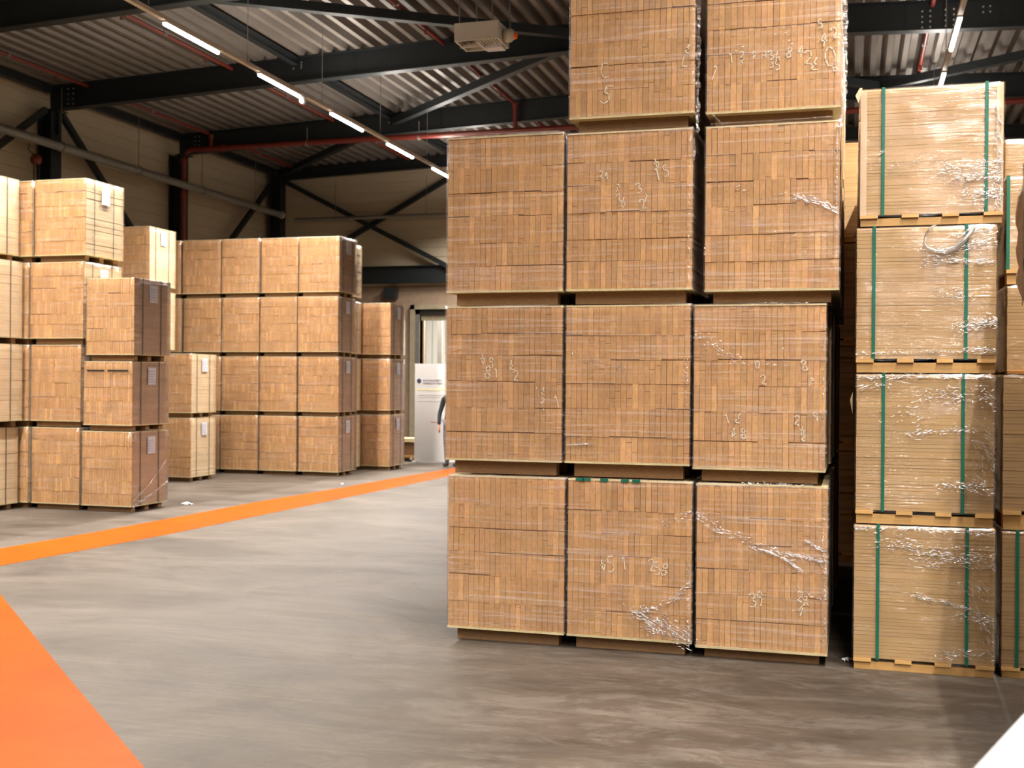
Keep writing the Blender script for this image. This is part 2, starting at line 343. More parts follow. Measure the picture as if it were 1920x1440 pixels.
# eave struts, purlins, roof braces
ez = roof_z(-15.3)
for ya, yb, lab in ((15.25, 19.4, 'eave strut on left wall in the bay nearest the camera'), (19.7, 24.0, 'eave strut on left wall in the middle bay'), (24.3, 28.6, 'eave strut on left wall in the bay by the corner')):
    lstrut('eave_strut', (-15.2, ya, ez-.09), (-15.2, yb, ez-.09), .14, lab, 'strut', 'eave struts')
for xx, where in ((-9.9, 'above the left lamp track'),):
    for ya, yb, bay in ((15.21, 19.44, 'nearest bay'), (19.66, 24.04, 'middle bay'), (24.26, 28.7, 'far bay')):
        ibeam('roof_purlin', (xx, ya, roof_z(xx)-.10), (xx, yb, roof_z(xx)-.10), .14, .12, 'roof tie running front to back %s, %s' % (where, bay), 'purlin', 'roof ties')
for p0, p1, lab in (((-14.9, 28.6, ez-.12), (-10.0, 24.28, roof_z(-10)-.18), 'roof brace in the far bay above the grey stacks corner'),
                    ((-9.8, 24.0, roof_z(-9.8)-.22), (-4.75, 19.7, roof_z(-4.7)-.30), 'roof brace rising to the right behind the front block of stacks'),
                    ((-4.6, 19.4, roof_z(-4.6)-.22), (-9.8, 15.2, roof_z(-9.8)-.22), 'roof brace crossing above the hanging air heater'),
                    ((-4.4, 19.7, roof_z(-4.5)-.3), (.4, 24.0, roof_z(.4)-.22), 'roof brace hidden behind the front block of stacks'),
                    ((5.3, 19.7, roof_z(5)-.3), (.5, 24.0, roof_z(.5)-.22), 'roof brace seen between front block and strapped panel stack')):
    lstrut('roof_brace', p0, p1, .15, lab, 'brace', 'roof braces')
# beam over the gateway
ibeam('gate_beam', (-15.1, 28.86, 4.52), (-3, 28.86, 4.52), .46, .18, 'wide grey steel beam across the back wall above the doorway', 'beam')
o = empty('loudspeaker', (-11.84, 28.88, 4.03), 'small black loudspeaker box on back wall under the gate beam', 'loudspeaker')
MB().box(-.17, -.12, -.14, .17, .09, .14).build('cabinet', M_BLACK, o)
MB().box(-.14, -.13, -.11, .14, -.121, .11).build('grille', M_STEEL, o)

# ------------------------------------------------------------------ pipes and ducts
def sprinkler(x, ya, yb, lab):
    zz = roof_z(x)-.10
    e = empty('sprinkler_pipe', (x, ya, zz), lab, 'pipe', 'red sprinkler branch pipes')
    MB().tube([(0, 0, 0), (0, yb-ya, 0)], .035, 10).build('pipe', M_RED, e)
    for k in (0.7, 3.2):
        MB().tube([(0, k, -.03), (0, k, -.10)], [.018, .012], 8).tube([(0, k, -.10), (0, k, -.115)], .03, 8).build('sprinkler_head', M_RED, e)
    MB().tube([(0, 1.9, 0), (0, 1.9, .12)], .008, 6).tube([(-.045, 1.9, 0), (.045, 1.9, 0)], .038, 10).build('pipe_hanger', M_GALV, e)
for x, nm in ((-14.35, 'closest to the left wall'), (-11.2, 'running beside the left lamp track'), (-7.0, 'left of the front block'), (-2.8, 'above the front block'), (1.15, 'near the right lamp track')):
    for ya, yb, bay in ((15.3, 19.42, 'near bay'), (19.7, 23.86, 'middle bay'), (24.35, 28.5, 'far bay')):
        sprinkler(x, ya, yb, 'red sprinkler branch pipe %s, %s' % (nm, bay))
e = empty('sprinkler_main', (0, 23.98, 7.05), 'thick red sprinkler main running along the roof beam and down the column', 'pipe')
MB().tube([(-15.06, 0, -7.05), (-15.06, 0, -.22), (-15.0, 0, -.06), (-14.86, 0, 0), (6, 0, .07)], .062, 12).build('main_pipe', M_RED, e)
for k, x in enumerate((-14.35, -7.0)):
    MB().tube([(x, -.0, .0), (x, 0, roof_z(x)-7.05-.13)], .045, 10).tube([(x, 0, roof_z(x)-7.05-.20), (x, 0, roof_z(x)-7.05-.10)], .06, 10).build('drop_pipe', M_RED, e)
for pa, pb in (((-15.06, 0, -.30), (-15.06, 0, -.22)), ((-14.1, 0, .0), (-14.0, 0, 0)), ((-15.06, 0, -1.0), (-15.06, 0, -1.08))): MB().tube([pa, pb], .082, 12).build('coupling', M_RED, e)
for x in (-11.9, -9.2, -5.2, -1.5, 2.6):
    MB().tube([(x, 0, .0), (x, 0, .35)], .010, 6).tube([(x-.02, 0, 0), (x+.02, 0, 0)], .068, 12).build('pipe_hanger', M_GALV, e)
e = empty('grey_duct', (-14.80, 10, 6.17), 'long round grey pipe hung along the left wall', 'pipe')
MB().tube([(0, 0, .05), (0, 19.2-.9, -.03)], .085, 14).build('duct_tube', M_GALV, e)
MB().tube([(0, 18.28, -.03), (0, 18.36, -.03)], .095, 14).build('end_cap', M_CREAM, e)
for k in range(7):
    yy = 1.6+k*2.55
    MB().tube([(0, yy, .05-.0043*yy), (0, yy, 1.15)], .007, 6).tube([(0, yy-.02, .05-.0043*yy), (0, yy+.02, .05-.0043*yy)], .10, 14).build('duct_hanger', M_WIRE, e)
e = empty('back_wall_pipe', (-14.6, 28.72, 6.05), 'thin grey pipe running level along the back wall behind the cross brace', 'pipe')
MB().tube([(0, 0, 0), (11.5, 0, 0)], .05, 10).build('pipe', M_GALV, e)
for k in range(4): MB().tube([(1.2+k*2.6, 0, 0), (1.2+k*2.6, 0, 1.05)], .007, 6).build('pipe_hanger', M_WIRE, e)
e = empty('alarm_bell', (-15.15, 18.96, 5.9), 'small red alarm bell hanging beneath the grey wall pipe', 'alarm')
MB().tube([(0, -.10, 0), (0, -.05, 0), (0, .05, 0), (0, .10, 0)], [.05, .10, .10, .05], 14).build('bell', M_RED, e)
MB().tube([(0, -.05, -.08), (0, -.05, -.6)], .012, 6).tube([(0, .1, -.08), (0, .1, -.6)], .012, 6).tube([(0, -.05, .08), (0, -.22, .15), (0, -.18, .27)], .010, 6).build('cable', M_BLACK, e)

# ------------------------------------------------------------------ lamp tracks
def lamp_track(x, y_first, z_a, z_b, y_a, y_b, lab, word, seen, step=2.83, tube=1.52):
    """z falls evenly from z_a at y=15 to z_b at y=27"""
    zz = lambda y: z_a + (z_b-z_a)*(y-15)/12
    e = empty('light_track', (x, 0, 0), lab, 'light track')
    MB().prism([(-.035, .02, .035, .075)], (0, y_a, zz(y_a)), (0, y_b, zz(y_b))).build('rail', M_RAIL, e)
    y = y_first-.35
    while y > y_a+1: y -= step
    while y < y_b-.5:
        y += step
        if y < y_b-.2: MB().tube([(0, y, zz(y)+.07), (0, y, roof_z(x)+.02)], .006, 6).build('hanger_wire', M_WIRE, e)
    k = -40; first = None; lamps = []
    while True:
        ys = y_first + step*k; k += 1
        if ys < y_a+.1: continue
        if ys+1.55 > y_b: break
        lamps.append(ys)
    proto = None
    vis = [q for q in lamps if q > seen]
    for q in lamps:
        if q in vis:
            i = vis.index(q); lb = 'lit tube lamp on the %s track, %s in view' % (word, ('nearest', 'second', 'third', 'fourth', 'fifth', 'sixth')[min(i, 5)])
        else: lb = 'lit tube lamp of the %s track overhead, out of view' % word
        r = empty('tube_lamp', (x, q, zz(q)), lb, 'lamp', 'tube lamps of the %s track' % word)
        r.rotation_euler = (math.atan2(zz(q+1.5)-zz(q), 1.5), 0, 0)
        ld = bpy.data.lights.get('tube_light')
        if ld is None:
            ld = bpy.data.lights.new('tube_light', 'AREA'); ld.shape = 'RECTANGLE'; ld.size = .05; ld.size_y = 1.45
            ld.energy = LAMP_WATT; ld.color = LAMP_COLOR; ld.spread = TRACK_SPREAD
        lo = bpy.data.objects.new('tube_light', ld); col.objects.link(lo); lo.parent = r; lo.location = (0, .7, -.052)
        if q > 6:                                                    # extra light added above the housing to brighten the roof deck
            lu = bpy.data.lights.get('added_uplight')
            if lu is None: lu = ld.copy(); lu.name = 'added_uplight'; lu.energy = 38; lu.spread = math.pi
            lo = bpy.data.objects.new('added_uplight', lu); col.objects.link(lo); lo.parent = r; lo.location = (0, .7, .10); lo.rotation_euler = (math.pi, 0, 0)
        if proto is None:
            a = MB().box(-.035, 0, -.004, .035, tube, .019).build('lamp_housing', M_CREAM, r)
            b = MB().tube([(0, .01, -.022), (0, tube-.01, -.022)], .026, 12).build('lamp_diffuser', M_LAMP, r); proto = (a, b)
        else:
            for s in proto: c = s.copy(); col.objects.link(c); c.parent = r
    return zz
zz1 = lamp_track(-8.75, 13.43, 6.367, 6.277, -14, 28.4, 'long suspended lamp track above the left aisle', 'left', 13, 2.553, 1.37)
zz2 = lamp_track(1.32, 16.47, 6.56, 6.54, -14, 28.4, 'suspended lamp track above the strapped panel stack', 'right', 16)
lamp_track(12.3, 16.47, 6.6, 6.6, -14, 28.4, 'third lamp track far to the right, out of view', 'far right', 40)
s = empty('motion_sensor', (-8.75, 17.46, zz1(17.46)-.02), 'small round white sensor on left lamp track after second lamp', 'sensor')
MB().tube([(0, 0, .02), (0, 0, -.02), (0, 0, -.07), (0, 0, -.10)], [.06, .065, .055, .02], 14).build('sensor_dome', M_WHITE, s, True)

# hanging air heater
e = empty('air_heater', (-5.66, 17.6, 7.0), 'boxy cream air heater hanging from the roof on four rods', 'heater')
mb = MB(); mb.box(-.40, -.30, .02, .32, -.27, .30); mb.box(-.40, .27, .02, .32, .30, .30); mb.box(-.40, -.27, .27, .32, .27, .30); mb.box(-.40, -.27, .02, -.37, .27, .27); mb.box(.29, -.27, .02, .32, .27, .27)
mb.box(-.06, -.27, .0, -.03, .27, .25); mb.box(-.40, .0, .0, -.06, .03, .05)
mb.build('casing', M_CREAM, e)
mb = MB()
for k in range(6): mb.box(-.02+k*.05, -.26, .03, 0+k*.05, .02, .06)
mb.build('grille', M_CREAM, e)
MB().box(-.37, -.26, .22, .29, .26, .26).build('inner_plate', M_BLACK, e)
for k in range(3): MB().tube([(-.32+k*.10, .16, .05), (-.32+k*.10, .16, .12)], [.035, .05], 12).build('nozzle', M_CREAM, e)
MB().box(-.02, .05, -.02, .28, .26, .06).build('tray', M_WHITE, e)
MB().tube([(.34, 0, .14), (.40, 0, .14), (.44, 0, .14), (.50, 0, .13)], [.10, .11, .11, .06], 16).build('burner', M_CREAM, e, True)
MB().tube([(.49, 0, .13), (.54, 0, .12)], [.06, .045], 14).build('indicator', M_ORANGE_L, e)
for (x, y) in ((-.34, -.22), (-.2, .22), (.2, -.22), (.36, .2)): MB().tube([(x, y, .30 if x < .33 else .2), (x, y, roof_z(-5.66+x)-7.0+.02)], .009, 6).build('hanging_rod', M_GALV, e)

# ------------------------------------------------------------------ floor markings
def flat(name, pts, mat, z0, z1, label, cat, group=None):
    mb = MB(); n = len(pts); mb.v = [(x, y, z0) for x, y in pts]+[(x, y, z1) for x, y in pts]
    mb.f = [tuple(range(n, 2*n))]+[(k, (k+1) % n, n+(k+1) % n, n+k) for k in range(n)]; mb.c = [(1, 1, 1)]*len(mb.f); mb.m = [0]*len(mb.f)
    return tag(mb.build(name, mat), label, cat, group)
flat('floor_line', [(-7.35, 6.2), (-7.24, 8.64), (-7.06, 11.04), (-6.98, 14.4), (-6.90, 17.97), (-6.88, 19.5), (-6.86, 28.0), (-7.42, 28.0), (-7.46, 21.08), (-7.58, 19.3), (-7.66, 17.0), (-7.84, 14.37), (-7.86, 12.05), (-7.90, 10.8), (-8.0, 9.3), (-8.15, 6.2)], M_ORANGE, .0002, .0022,
     'orange line painted on concrete floor in front of left stacks', 'floor marking')
flat('floor_line', [(-9.0, 9.98), (-6.27, 7.48), (-4.10, 5.45), (-2.89, 4.33), (-.4, 2.0), (-1.2, 1.2), (-3.6, 3.45), (-7.2, 6.8), (-9.6, 9.2)][:0] or [(-7.6, 8.72), (-6.27, 7.48), (-4.10, 5.45), (-2.89, 4.33), (-.4, 2.05), (-1.25, 1.1), (-3.9, 3.55), (-7.5, 6.9), (-8.4, 7.9)], M_ORANGE, .0024, .0040,
     'wide orange band painted on concrete floor in the near left corner', 'floor marking')
def scrap(x, y, s, lab, seed):
    r = random.Random(seed); pts = []
    for k in range(9):
        a = 2*math.pi*k/9; q = s*(.6+.6*r.random()); pts.append((q*math.cos(a), q*.7*math.sin(a)))
    mb = MB()
    for k in range(9):
        a, b = pts[k], pts[(k+1) % 9]; mb.f.append((len(mb.v), len(mb.v)+1, len(mb.v)+2)); mb.v += [(0, 0, .02+s*.2), (a[0], a[1], .004+.02*r.random()), (b[0], b[1], .004)]; mb.c.append((1, 1, 1)); mb.m.append(0)
    o = mb.build('film_scrap', M_WHITE); o.location = (x, y, 0); return tag(o, lab, 'litter', 'scraps of wrap')
scrap(-8.55, 13.75, .09, 'white scrap of wrap on floor right of the near left tower', 1)
scrap(-.02, 7.28, .035, 'tiny white scrap on floor between front block and panel stack', 2)
scrap(-7.9, 17.3, .05, 'small pale scrap on floor in front of the four-wide stack', 3)

# ------------------------------------------------------------------ pallet loads
def jig(c, r, a=.07): k = 1+r.uniform(-a, a); return tuple(x*k for x in c)
def block_mesh(w, d, h, r, style, side, detail=True):
    """the stacked timber: ends of strips in front, long strips on the sides. Local: x centred, y 0..d, z 0..h"""
    mb = MB(); x0 = -w/2; C = 0.006
    dark = (.55, .50, .45)
    mb.box(x0+C, .012, 0.001, x0+w-C, d-C, h-.001, dark)
    if style == 'ends':
        nr = max(2, round(h/.162)); ncol = round(w/.0355); z = 0
        hs = [1+r.uniform(-.16, .16) for _ in range(nr)]; S = sum(hs); hs = [q/S*h for q in hs]
        wob0 = 0
        for ri, rh in enumerate(hs):
            pw = [1+r.uniform(-.05, .05) for _ in range(ncol)]
            if r.random() < .35:
                for k in range(ncol): pw[k] *= 1.0
            S = sum(pw); pw = [q/S*w for q in pw]; x = x0
            run = 0; off = 0; yo = r.uniform(-.004, .004)
            for k, bw in enumerate(pw):
                if run <= 0: run = r.randint(3, 9); off = r.uniform(-.005, .005) if 0 < ri else 0
                run -= 1
                g = .0005 if r.random() < .55 else .0013
                t = 1+r.gauss(0, .045)
                if r.random() < .16: t *= 1.20
                if r.random() < .05: t *= .93
                cc = (t, t*(1+r.uniform(-.03, .03)), t*(1+r.uniform(-.05, .05)))
                y = r.uniform(0, .0035) + (yo if yo > 0 else 0)
                zb = z+.0009+(off if ri else 0); zt = z+rh-.0009+(off if ri < nr-1 else 0)
                if ri == nr-1: zt = h
                if r.random() < .22 and rh > .1:
                    cut = r.choice((.018, .03, .045, .09)); zm = zt-cut if r.random() < .6 else zb+cut
                    mb.box(x+g, y, zb, x+bw-g, .02, zm-.0012, cc, skip='k')
                    mb.box(x+g, y+r.uniform(-.001, .002), zm+.0008, x+bw-g, .02, zt, jig(cc, r, .1), skip='k')
                else: mb.box(x+g, y, zb, x+bw-g, .02, zt, cc, skip='k')
                x += bw
            z += rh
    else:
        z = 0
        while z < h-.004:
            t = min(r.choice((.018, .019, .022, .038) if style == 'panel' else (.022, .03, .05)), h-z)
            if h-z-t < .012: t = h-z
            a = .035 if style == 'panel' else .16
            cc = jig((1, 1, 1), r, a); y = r.uniform(0, .0022 if style == 'panel' else .012)
            xa = r.uniform(0, .002 if style == 'panel' else .01)
            mb.box(x0+xa, y, z+.0006, x0+w-r.uniform(0, .002), .03, z+t-.0006, cc, skip='k'); z += t
    # right and left flanks: layers of long strips
    z = 0; n = 0
    while z < h-.004:
        t = min(r.choice((.03, .036, .045)), h-z)
        if h-z-t < .015: t = h-z
        cc = jig((1, 1, 1), r, .05)
        for sx in (1, -1):
            e = r.uniform(0, .003); xa = sx*(w/2-.012); xb = sx*(w/2-e)
            y = .021
            cuts = sorted([r.uniform(.15, d-.15)]) if (r.random() < .35 and style != 'panel') else []
            for yy in cuts+[d]:
                mb.box(min(xa, xb), y, z+.0005, max(xa, xb), yy-.001, z+t-.0005, jig(cc, r, .03), m=1); y = yy+.001
        z += t
    return mb

def film_mesh(w, d, h, zlow, r, n, amp, top=.05, flare=0):
    """thin wrap around four sides, turned in over the top edge"""
    sd = Vector((r.uniform(0, 90), r.uniform(0, 90), r.uniform(0, 90)))
    per = []; E = .007
    nx = n; ny = max(4, n*2//3)
    for k in range(nx): per.append((-w/2-E+(w+2*E)*k/nx, -E, 0, -1))
    for k in range(ny): per.append((w/2+E, -E+(d+2*E)*k/ny, 1, 0))
    for k in range(nx): per.append((w/2+E-(w+2*E)*k/nx, d+E, 0, 1))
    for k in range(ny): per.append((-w/2-E, d+E-(d+2*E)*k/ny, -1, 0))
    nz_ = n; rows = []; m = len(per); mb = MB()
    for j in range(nz_+1):
        z = zlow+(h+.005-zlow)*j/nz_
        for (x, y, ax, ay) in per:
            q = noise.noise(sd+Vector((x*3, y*3, z*16)))*amp
            q += noise.noise(sd+Vector((x*9, y*9, z*9)))*amp*.5
            q = max(-.0045, q*.7)
            zz_ = z + (noise.noise(sd+Vector((x*6, y*6, 3)))*.014 if j == 0 else 0)
            mb.v.append((x+ax*min(q, .0055), y+ay*min(q, .010), zz_))
    cx, cy = 0, d/2
    for (x, y, ax, ay) in per:                                       # turned-in lip
        k = noise.noise(sd+Vector((x*11, y*11, 7)))
        mb.v.append((x*(1-top*2)+0, cy+(y-cy)*(1-top*2), h+.007+abs(k)*.003))
    for j in range(nz_+1):
        for k in range(m):
            mb.f.append((j*m+k, j*m+(k+1) % m, (j+1)*m+(k+1) % m, (j+1)*m+k)); mb.c.append((1, 1, 1)); mb.m.append(0)
    return mb

def strap_ring(axis, pos, w, d, h, zb, width=.016, t=.0015, top=0):
    """a strap looped round the load in a vertical plane; axis 'x': plane at x=pos (seen on the front)"""
    mb = MB(); e = .0095
    if axis == 'x':
        mb.box(pos-width/2, -e-t, zb, pos+width/2, -e, h+top+t); mb.box(pos-width/2, d+e, zb, pos+width/2, d+e+t, h+top+t)
        mb.box(pos-width/2, -e, h+top, pos+width/2, d+e, h+top+t)
    else:
        mb.box(-w/2-e-t, pos-width/2, zb, -w/2-e, pos+width/2, h+top+t); mb.box(w/2+e, pos-width/2, zb, w/2+e+t, pos+width/2, h+top+t)
        mb.box(-w/2-e, pos-width/2, h+top, w/2+e, pos+width/2, h+top+t)
    return mb

SEED = [100]
def load(label, group, x0, x1, y0, d, zp, zb, zt, style='ends', side='pale', pallet='runner', filmed=M_FILM_D, strap=(), lab=None, cap=.010, near=True, name='timber_load', rot=0, sheet=True, amp=.006, tint=1.0):
    """one palletised, wrapped load. zp pallet underside, zb load underside, zt load top"""
    SEED[0] += 1; r = random.Random(SEED[0])
    w = x1-x0-.016; e = empty(name, ((x0+x1)/2, y0, zp), label, 'pallet load', group, rot)
    H = zb-zp; base = .014 if pallet == 'runner' else 0
    if pallet == 'runner':
        for yy in (.065, d/2-.04, d-.145):
            MB().box(-w/2+.045, yy, 0.0005, w/2-.045, yy+.08, H-base, jig((1, 1, 1), r)).build('pallet_runner', M_RUNNER, e)
        MB().box(-w/2-.002, -.004, H-base+.0003, w/2+.002, d+.002, H-.0003, jig((1, 1, 1), r)).build('base_board', M_BOARD, e)
    else:
        dk = min(.022, H*.3)
        for yy in (.0, d/2-.05, d-.10):
            MB().box(-w/2+.004, yy+.002, 0.0005, w/2-.004, yy+.098, H-dk, jig((1, 1, 1), r)).build('pallet_stringer', M_PINE, e)
        for k, (a, b) in enumerate(((0, .13), (.30, .42), (.585, .70), (.87, 1.0))):
            MB().box(-w/2+a*w, -.012, H-dk+.0003, -w/2+b*w, d+.004, H-.0003, jig((1.1, 1.12, 1.15), r, .1)).build('pallet_deck_board', M_PINE, e)
    zt -= .011; h = zt-zb-cap
    mb = block_mesh(w, d, h, r, style, side)
    mb.c = [tuple(q*tint for q in c) for c in mb.c]
    fm = {'ends': M_END, 'panel': M_PANEL, 'rough': M_ROUGH}[style]; sm = {'pale': M_PALE, 'brown': M_BROWN, 'panel': M_PANEL, 'rough': M_ROUGH}[side]
    mb.build('timber_block', [fm, sm], e, loc=(0, 0, H))
    if cap: MB().box(-w/2, 0, 0, w/2, d, cap, jig((1.05, 1.0, 1.0), r)).build('top_sheet', M_BOARD if style == 'ends' else M_CARD, e, loc=(0, 0, H+h+.0004))
    if filmed:
        mb = film_mesh(w, d, zt-zb, -.010, r, 26 if near else 10, amp if near else .004)
        mb.build('stretch_film', filmed, e, True, loc=(0, 0, H))
    for (ax, pos, m_) in strap:
        strap_ring(ax, pos, w, d, zt-zb, -.004 if H > .03 else 0, top=.0085, width=.018 if near else .012).build('strap', m_, e, loc=(0, 0, H))
    if lab:                                                          # white paper label on the right flank
        yy, zz_ = lab; lw, lh = .17, .22
        o = MB().box(w/2+.0135, yy, zz_, w/2+.015, yy+lw, zz_+lh).build('paper_label', M_LABEL, e, loc=(0, 0, H))
        q = MB()
        for k in range(5): q.box(w/2+.015, yy+.02, zz_+.03+k*.033, w/2+.0156, yy+lw-.02-.015*(k % 3), zz_+.040+k*.033)
        q.box(w/2+.015, yy+.01, zz_+.02, w/2+.0156, yy+.022, zz_+.20)
        q.build('label_print', M_INK, o)
    return e

# ---- the big block in front: three columns, two with a fourth tier
FY = 7.085
TZ = [(0.0, .094, 1.072), (1.072, 1.172, 2.152), (2.152, 2.244, 3.226), (3.226, 3.312, 4.29)]
TN = ['bottom', 'second', 'third', 'fourth']
fb = {}
cols = {'left': [(-2.502, -1.720), (-2.522, -1.742), (-2.524, -1.745)],
        'middle': [(-1.713, -.925), (-1.735, -.945), (-1.736, -.939), (-1.719, -.930)],
        'right': [(-.912, -.130), (-.937, -.148), (-.875, -.078), (-.871, -.077)]}
fr_y = {('left', 1): -.012, ('right', 1): .006, ('middle', 2): .004, ('right', 3): -.012, ('middle', 3): -.01}
for cn, lst in cols.items():
    for k, (a, b) in enumerate(lst):
        zp, zb, zt = TZ[k]
        if cn == 'right': zb2 = zb-.016; zt2 = zt-.004
        else: zb2, zt2 = zb, zt
        zp2 = zp if not (cn == 'right' and k) else zp-.004
        if cn == 'left' and k == 2: zt2 += .012
        y = FY+fr_y.get((cn, k), 0)
        fb[cn, k] = load('wrapped load of brown timber ends, %s tier of the %s column, front block' % (TN[k], cn), 'front block loads',
             a, b, y, .79, zp2, zb2, zt2, 'ends', 'brown', filmed=M_FILM_D, tint={('left', 1): .90, ('middle', 0): .96}.get((cn, k), 1.0))
# rows behind it: the right column is seen along its dark flank
for row in range(1, 5):
    for k in range(4):
        zp, zb, zt = TZ[k]; zt -= .004; zb -= .016; zp = zp-.004 if k else 0
        dx = (.02, -.01, .0, .015, .01)[row]; nm = ('', 'second', 'third', 'fourth', 'fifth')[row]
        a, b = (-.905+dx, -.122+dx) if k < 2 else (-.87+dx*.5, -.085+dx*.5)
        load('timber load at %s tier, right column, %s row from the front' % (TN[k], nm), 'rows behind the front block', a, b, FY+.82*row, .79, zp, zb, zt, 'ends', 'brown', near=False, filmed=M_FILM_D if row == 1 else None)
for cn, xx in (('left', (-2.53, -1.75)), ('middle', (-1.725, -.94))):
    for k in range(3 if cn == 'left' else 4):
        zp, zb, zt = TZ[k]
        load('timber load hidden behind the %s column of the front block' % cn, 'rows behind the front block', xx[0], xx[1], FY+.82, .79, zp, zb, zt, 'ends', 'brown', near=False, filmed=None)
# green smudges of marker on the top edge of one bottom load
par = fb['middle', 0]
for k, px in enumerate((-.335, -.29, -.18, -.05, .02)):
    MB().box(px, -.0105, -.022, px+.05, -.0095, -.004).build('green_marking', M_STRAP_G, par, loc=(.0, 0, TZ[0][2]))

# ---- chalk numbers on the ends
STK = {'0': [[(.5,1),(.15,.8),(.1,.4),(.3,.05),(.7,.05),(.9,.45),(.8,.85),(.5,1)]], '1': [[(.3,.8),(.55,1),(.5,0)]], '2': [[(.1,.8),(.4,1),(.8,.85),(.75,.55),(.15,.05),(.5,.1),(.9,0)]],
 '3': [[(.1,.9),(.5,1),(.8,.8),(.4,.55),(.85,.35),(.6,.05),(.1,.1)]], '4': [[(.5,1),(.1,.4),(.9,.45)], [(.65,.8),(.6,0)]], '5': [[(.85,1),(.3,.95),(.25,.6),(.7,.55),(.8,.25),(.5,.02),(.1,.1)]],
 '6': [[(.7,1),(.25,.6),(.15,.2),(.5,0),(.8,.2),(.65,.45),(.25,.35)]], '7': [[(.1,.95),(.85,1),(.4,0)], [(.3,.5),(.75,.55)]], '8': [[(.5,.5),(.15,.75),(.5,1),(.8,.78),(.5,.5),(.1,.25),(.45,0),(.85,.22),(.5,.5)]],
 '9': [[(.8,.6),(.3,.55),(.2,.85),(.6,1),(.8,.7),(.65,0)]], 'C': [[(.9,.9),(.4,1),(.1,.6),(.2,.1),(.8,.05)]], 'L': [[(.2,1),(.15,.05),(.85,.1)]], 'X': [[(.1,1),(.9,0)], [(.9,.9),(.1,.1)]]}
def chalk(parent_key, items):
    p = fb[parent_key]; r = random.Random(hash(str(parent_key)) % 99 if False else len(items))
    for ch, X, Z, h in items:
        mb = MB(); wd = h*.62; ang = r.uniform(-.35, .35)
        if ch in '47' and r.random() < .5: ang += math.pi
        for st in STK[ch]:
            pts = []
            for (u, v) in st:
                a, b = (u-.5)*wd, (v-.5)*h; pts.append((X+a*math.cos(ang)-b*math.sin(ang), 0, Z+a*math.sin(ang)+b*math.cos(ang)))
            for (p0, p1) in zip(pts, pts[1:]):
                a = Vector(p0); b = Vector(p1); t = (b-a); 
                if t.length < 1e-4: continue
                n = Vector((-t.z, 0, t.x)).normalized()*(.0024+.0020*r.random()); a = a-t*.05; b = b+t*.05
                mb.quad([a-n, b-n, b+n, a+n])
        o = mb.build('chalk_number', M_CHALK, p); o.location = (-p.location.x, -.0012, -p.location.z)
chalk(('right', 3), [('1',-.719,3.618,.059),('2',-.656,3.627,.046),('2',-.656,3.595,.030),('9',-.587,3.625,.043),('2',-.519,3.623,.030),('3',-.484,3.614,.056),('6',-.447,3.605,.053),('3',-.478,3.557,.036),('5',-.447,3.552,.056),('8',-.379,3.623,.066),('4',-.312,3.624,.063),('2',-.269,3.586,.086),('7',-.232,3.546,.072),('0',-.145,3.581,.119),('6',-.120,3.520,.053),('5',-.204,3.779,.053),('4',-.182,3.684,.072),('2',-.121,3.720,.072),('1',-.817,3.535,.092)])
chalk(('middle', 3), [('L',-.994,3.615,.072),('7',-.979,3.689,.053),('C',-1.489,3.591,.099),('5',-1.477,3.441,.119)])
chalk(('middle', 2), [('2',-1.510,2.954,.046),('4',-1.477,2.943,.040),('7',-1.406,2.864,.046),('2',-1.398,2.805,.046),('4',-1.371,2.771,.072),('3',-1.273,2.859,.066),('2',-1.249,2.760,.066),('1',-1.229,2.799,.053),('1',-1.161,2.943,.079),('4',-1.165,3.005,.059),('5',-1.109,2.957,.072)])
chalk(('left', 1), [('4',-2.267,1.803,.066),('9',-2.210,1.783,.066),('8',-2.231,1.722,.086),('1',-2.177,1.722,.059),('7',-2.075,1.766,.059),('2',-2.047,1.702,.066),('1',-1.778,1.544,.072),('7',-1.868,1.606,.046),('2',-1.871,1.543,.040)])
chalk(('right', 1), [('0',-.551,1.775,.046),('2',-.516,1.686,.059),('8',-.279,1.772,.072),('7',-.239,1.675,.046),('1',-.728,1.454,.059),('7',-.661,1.455,.059),('4',-.689,1.368,.053),('8',-.629,1.363,.066),('2',-.319,1.448,.059),('9',-.213,1.471,.053),('4',-.288,1.385,.053),('2',-.285,1.348,.046)])
chalk(('middle', 0), [('5',-1.430,.540,.099),('4',-1.480,.531,.066),('1',-1.347,.554,.079),('2',-1.175,.547,.079),('5',-1.142,.529,.079),('8',-1.096,.525,.079)])
chalk(('right', 0), [('3',-.565,.368,.086),('9',-.527,.383,.086),('2',-.293,.409,.066),('X',-.262,.380,.053),('4',-.286,.325,.059)])

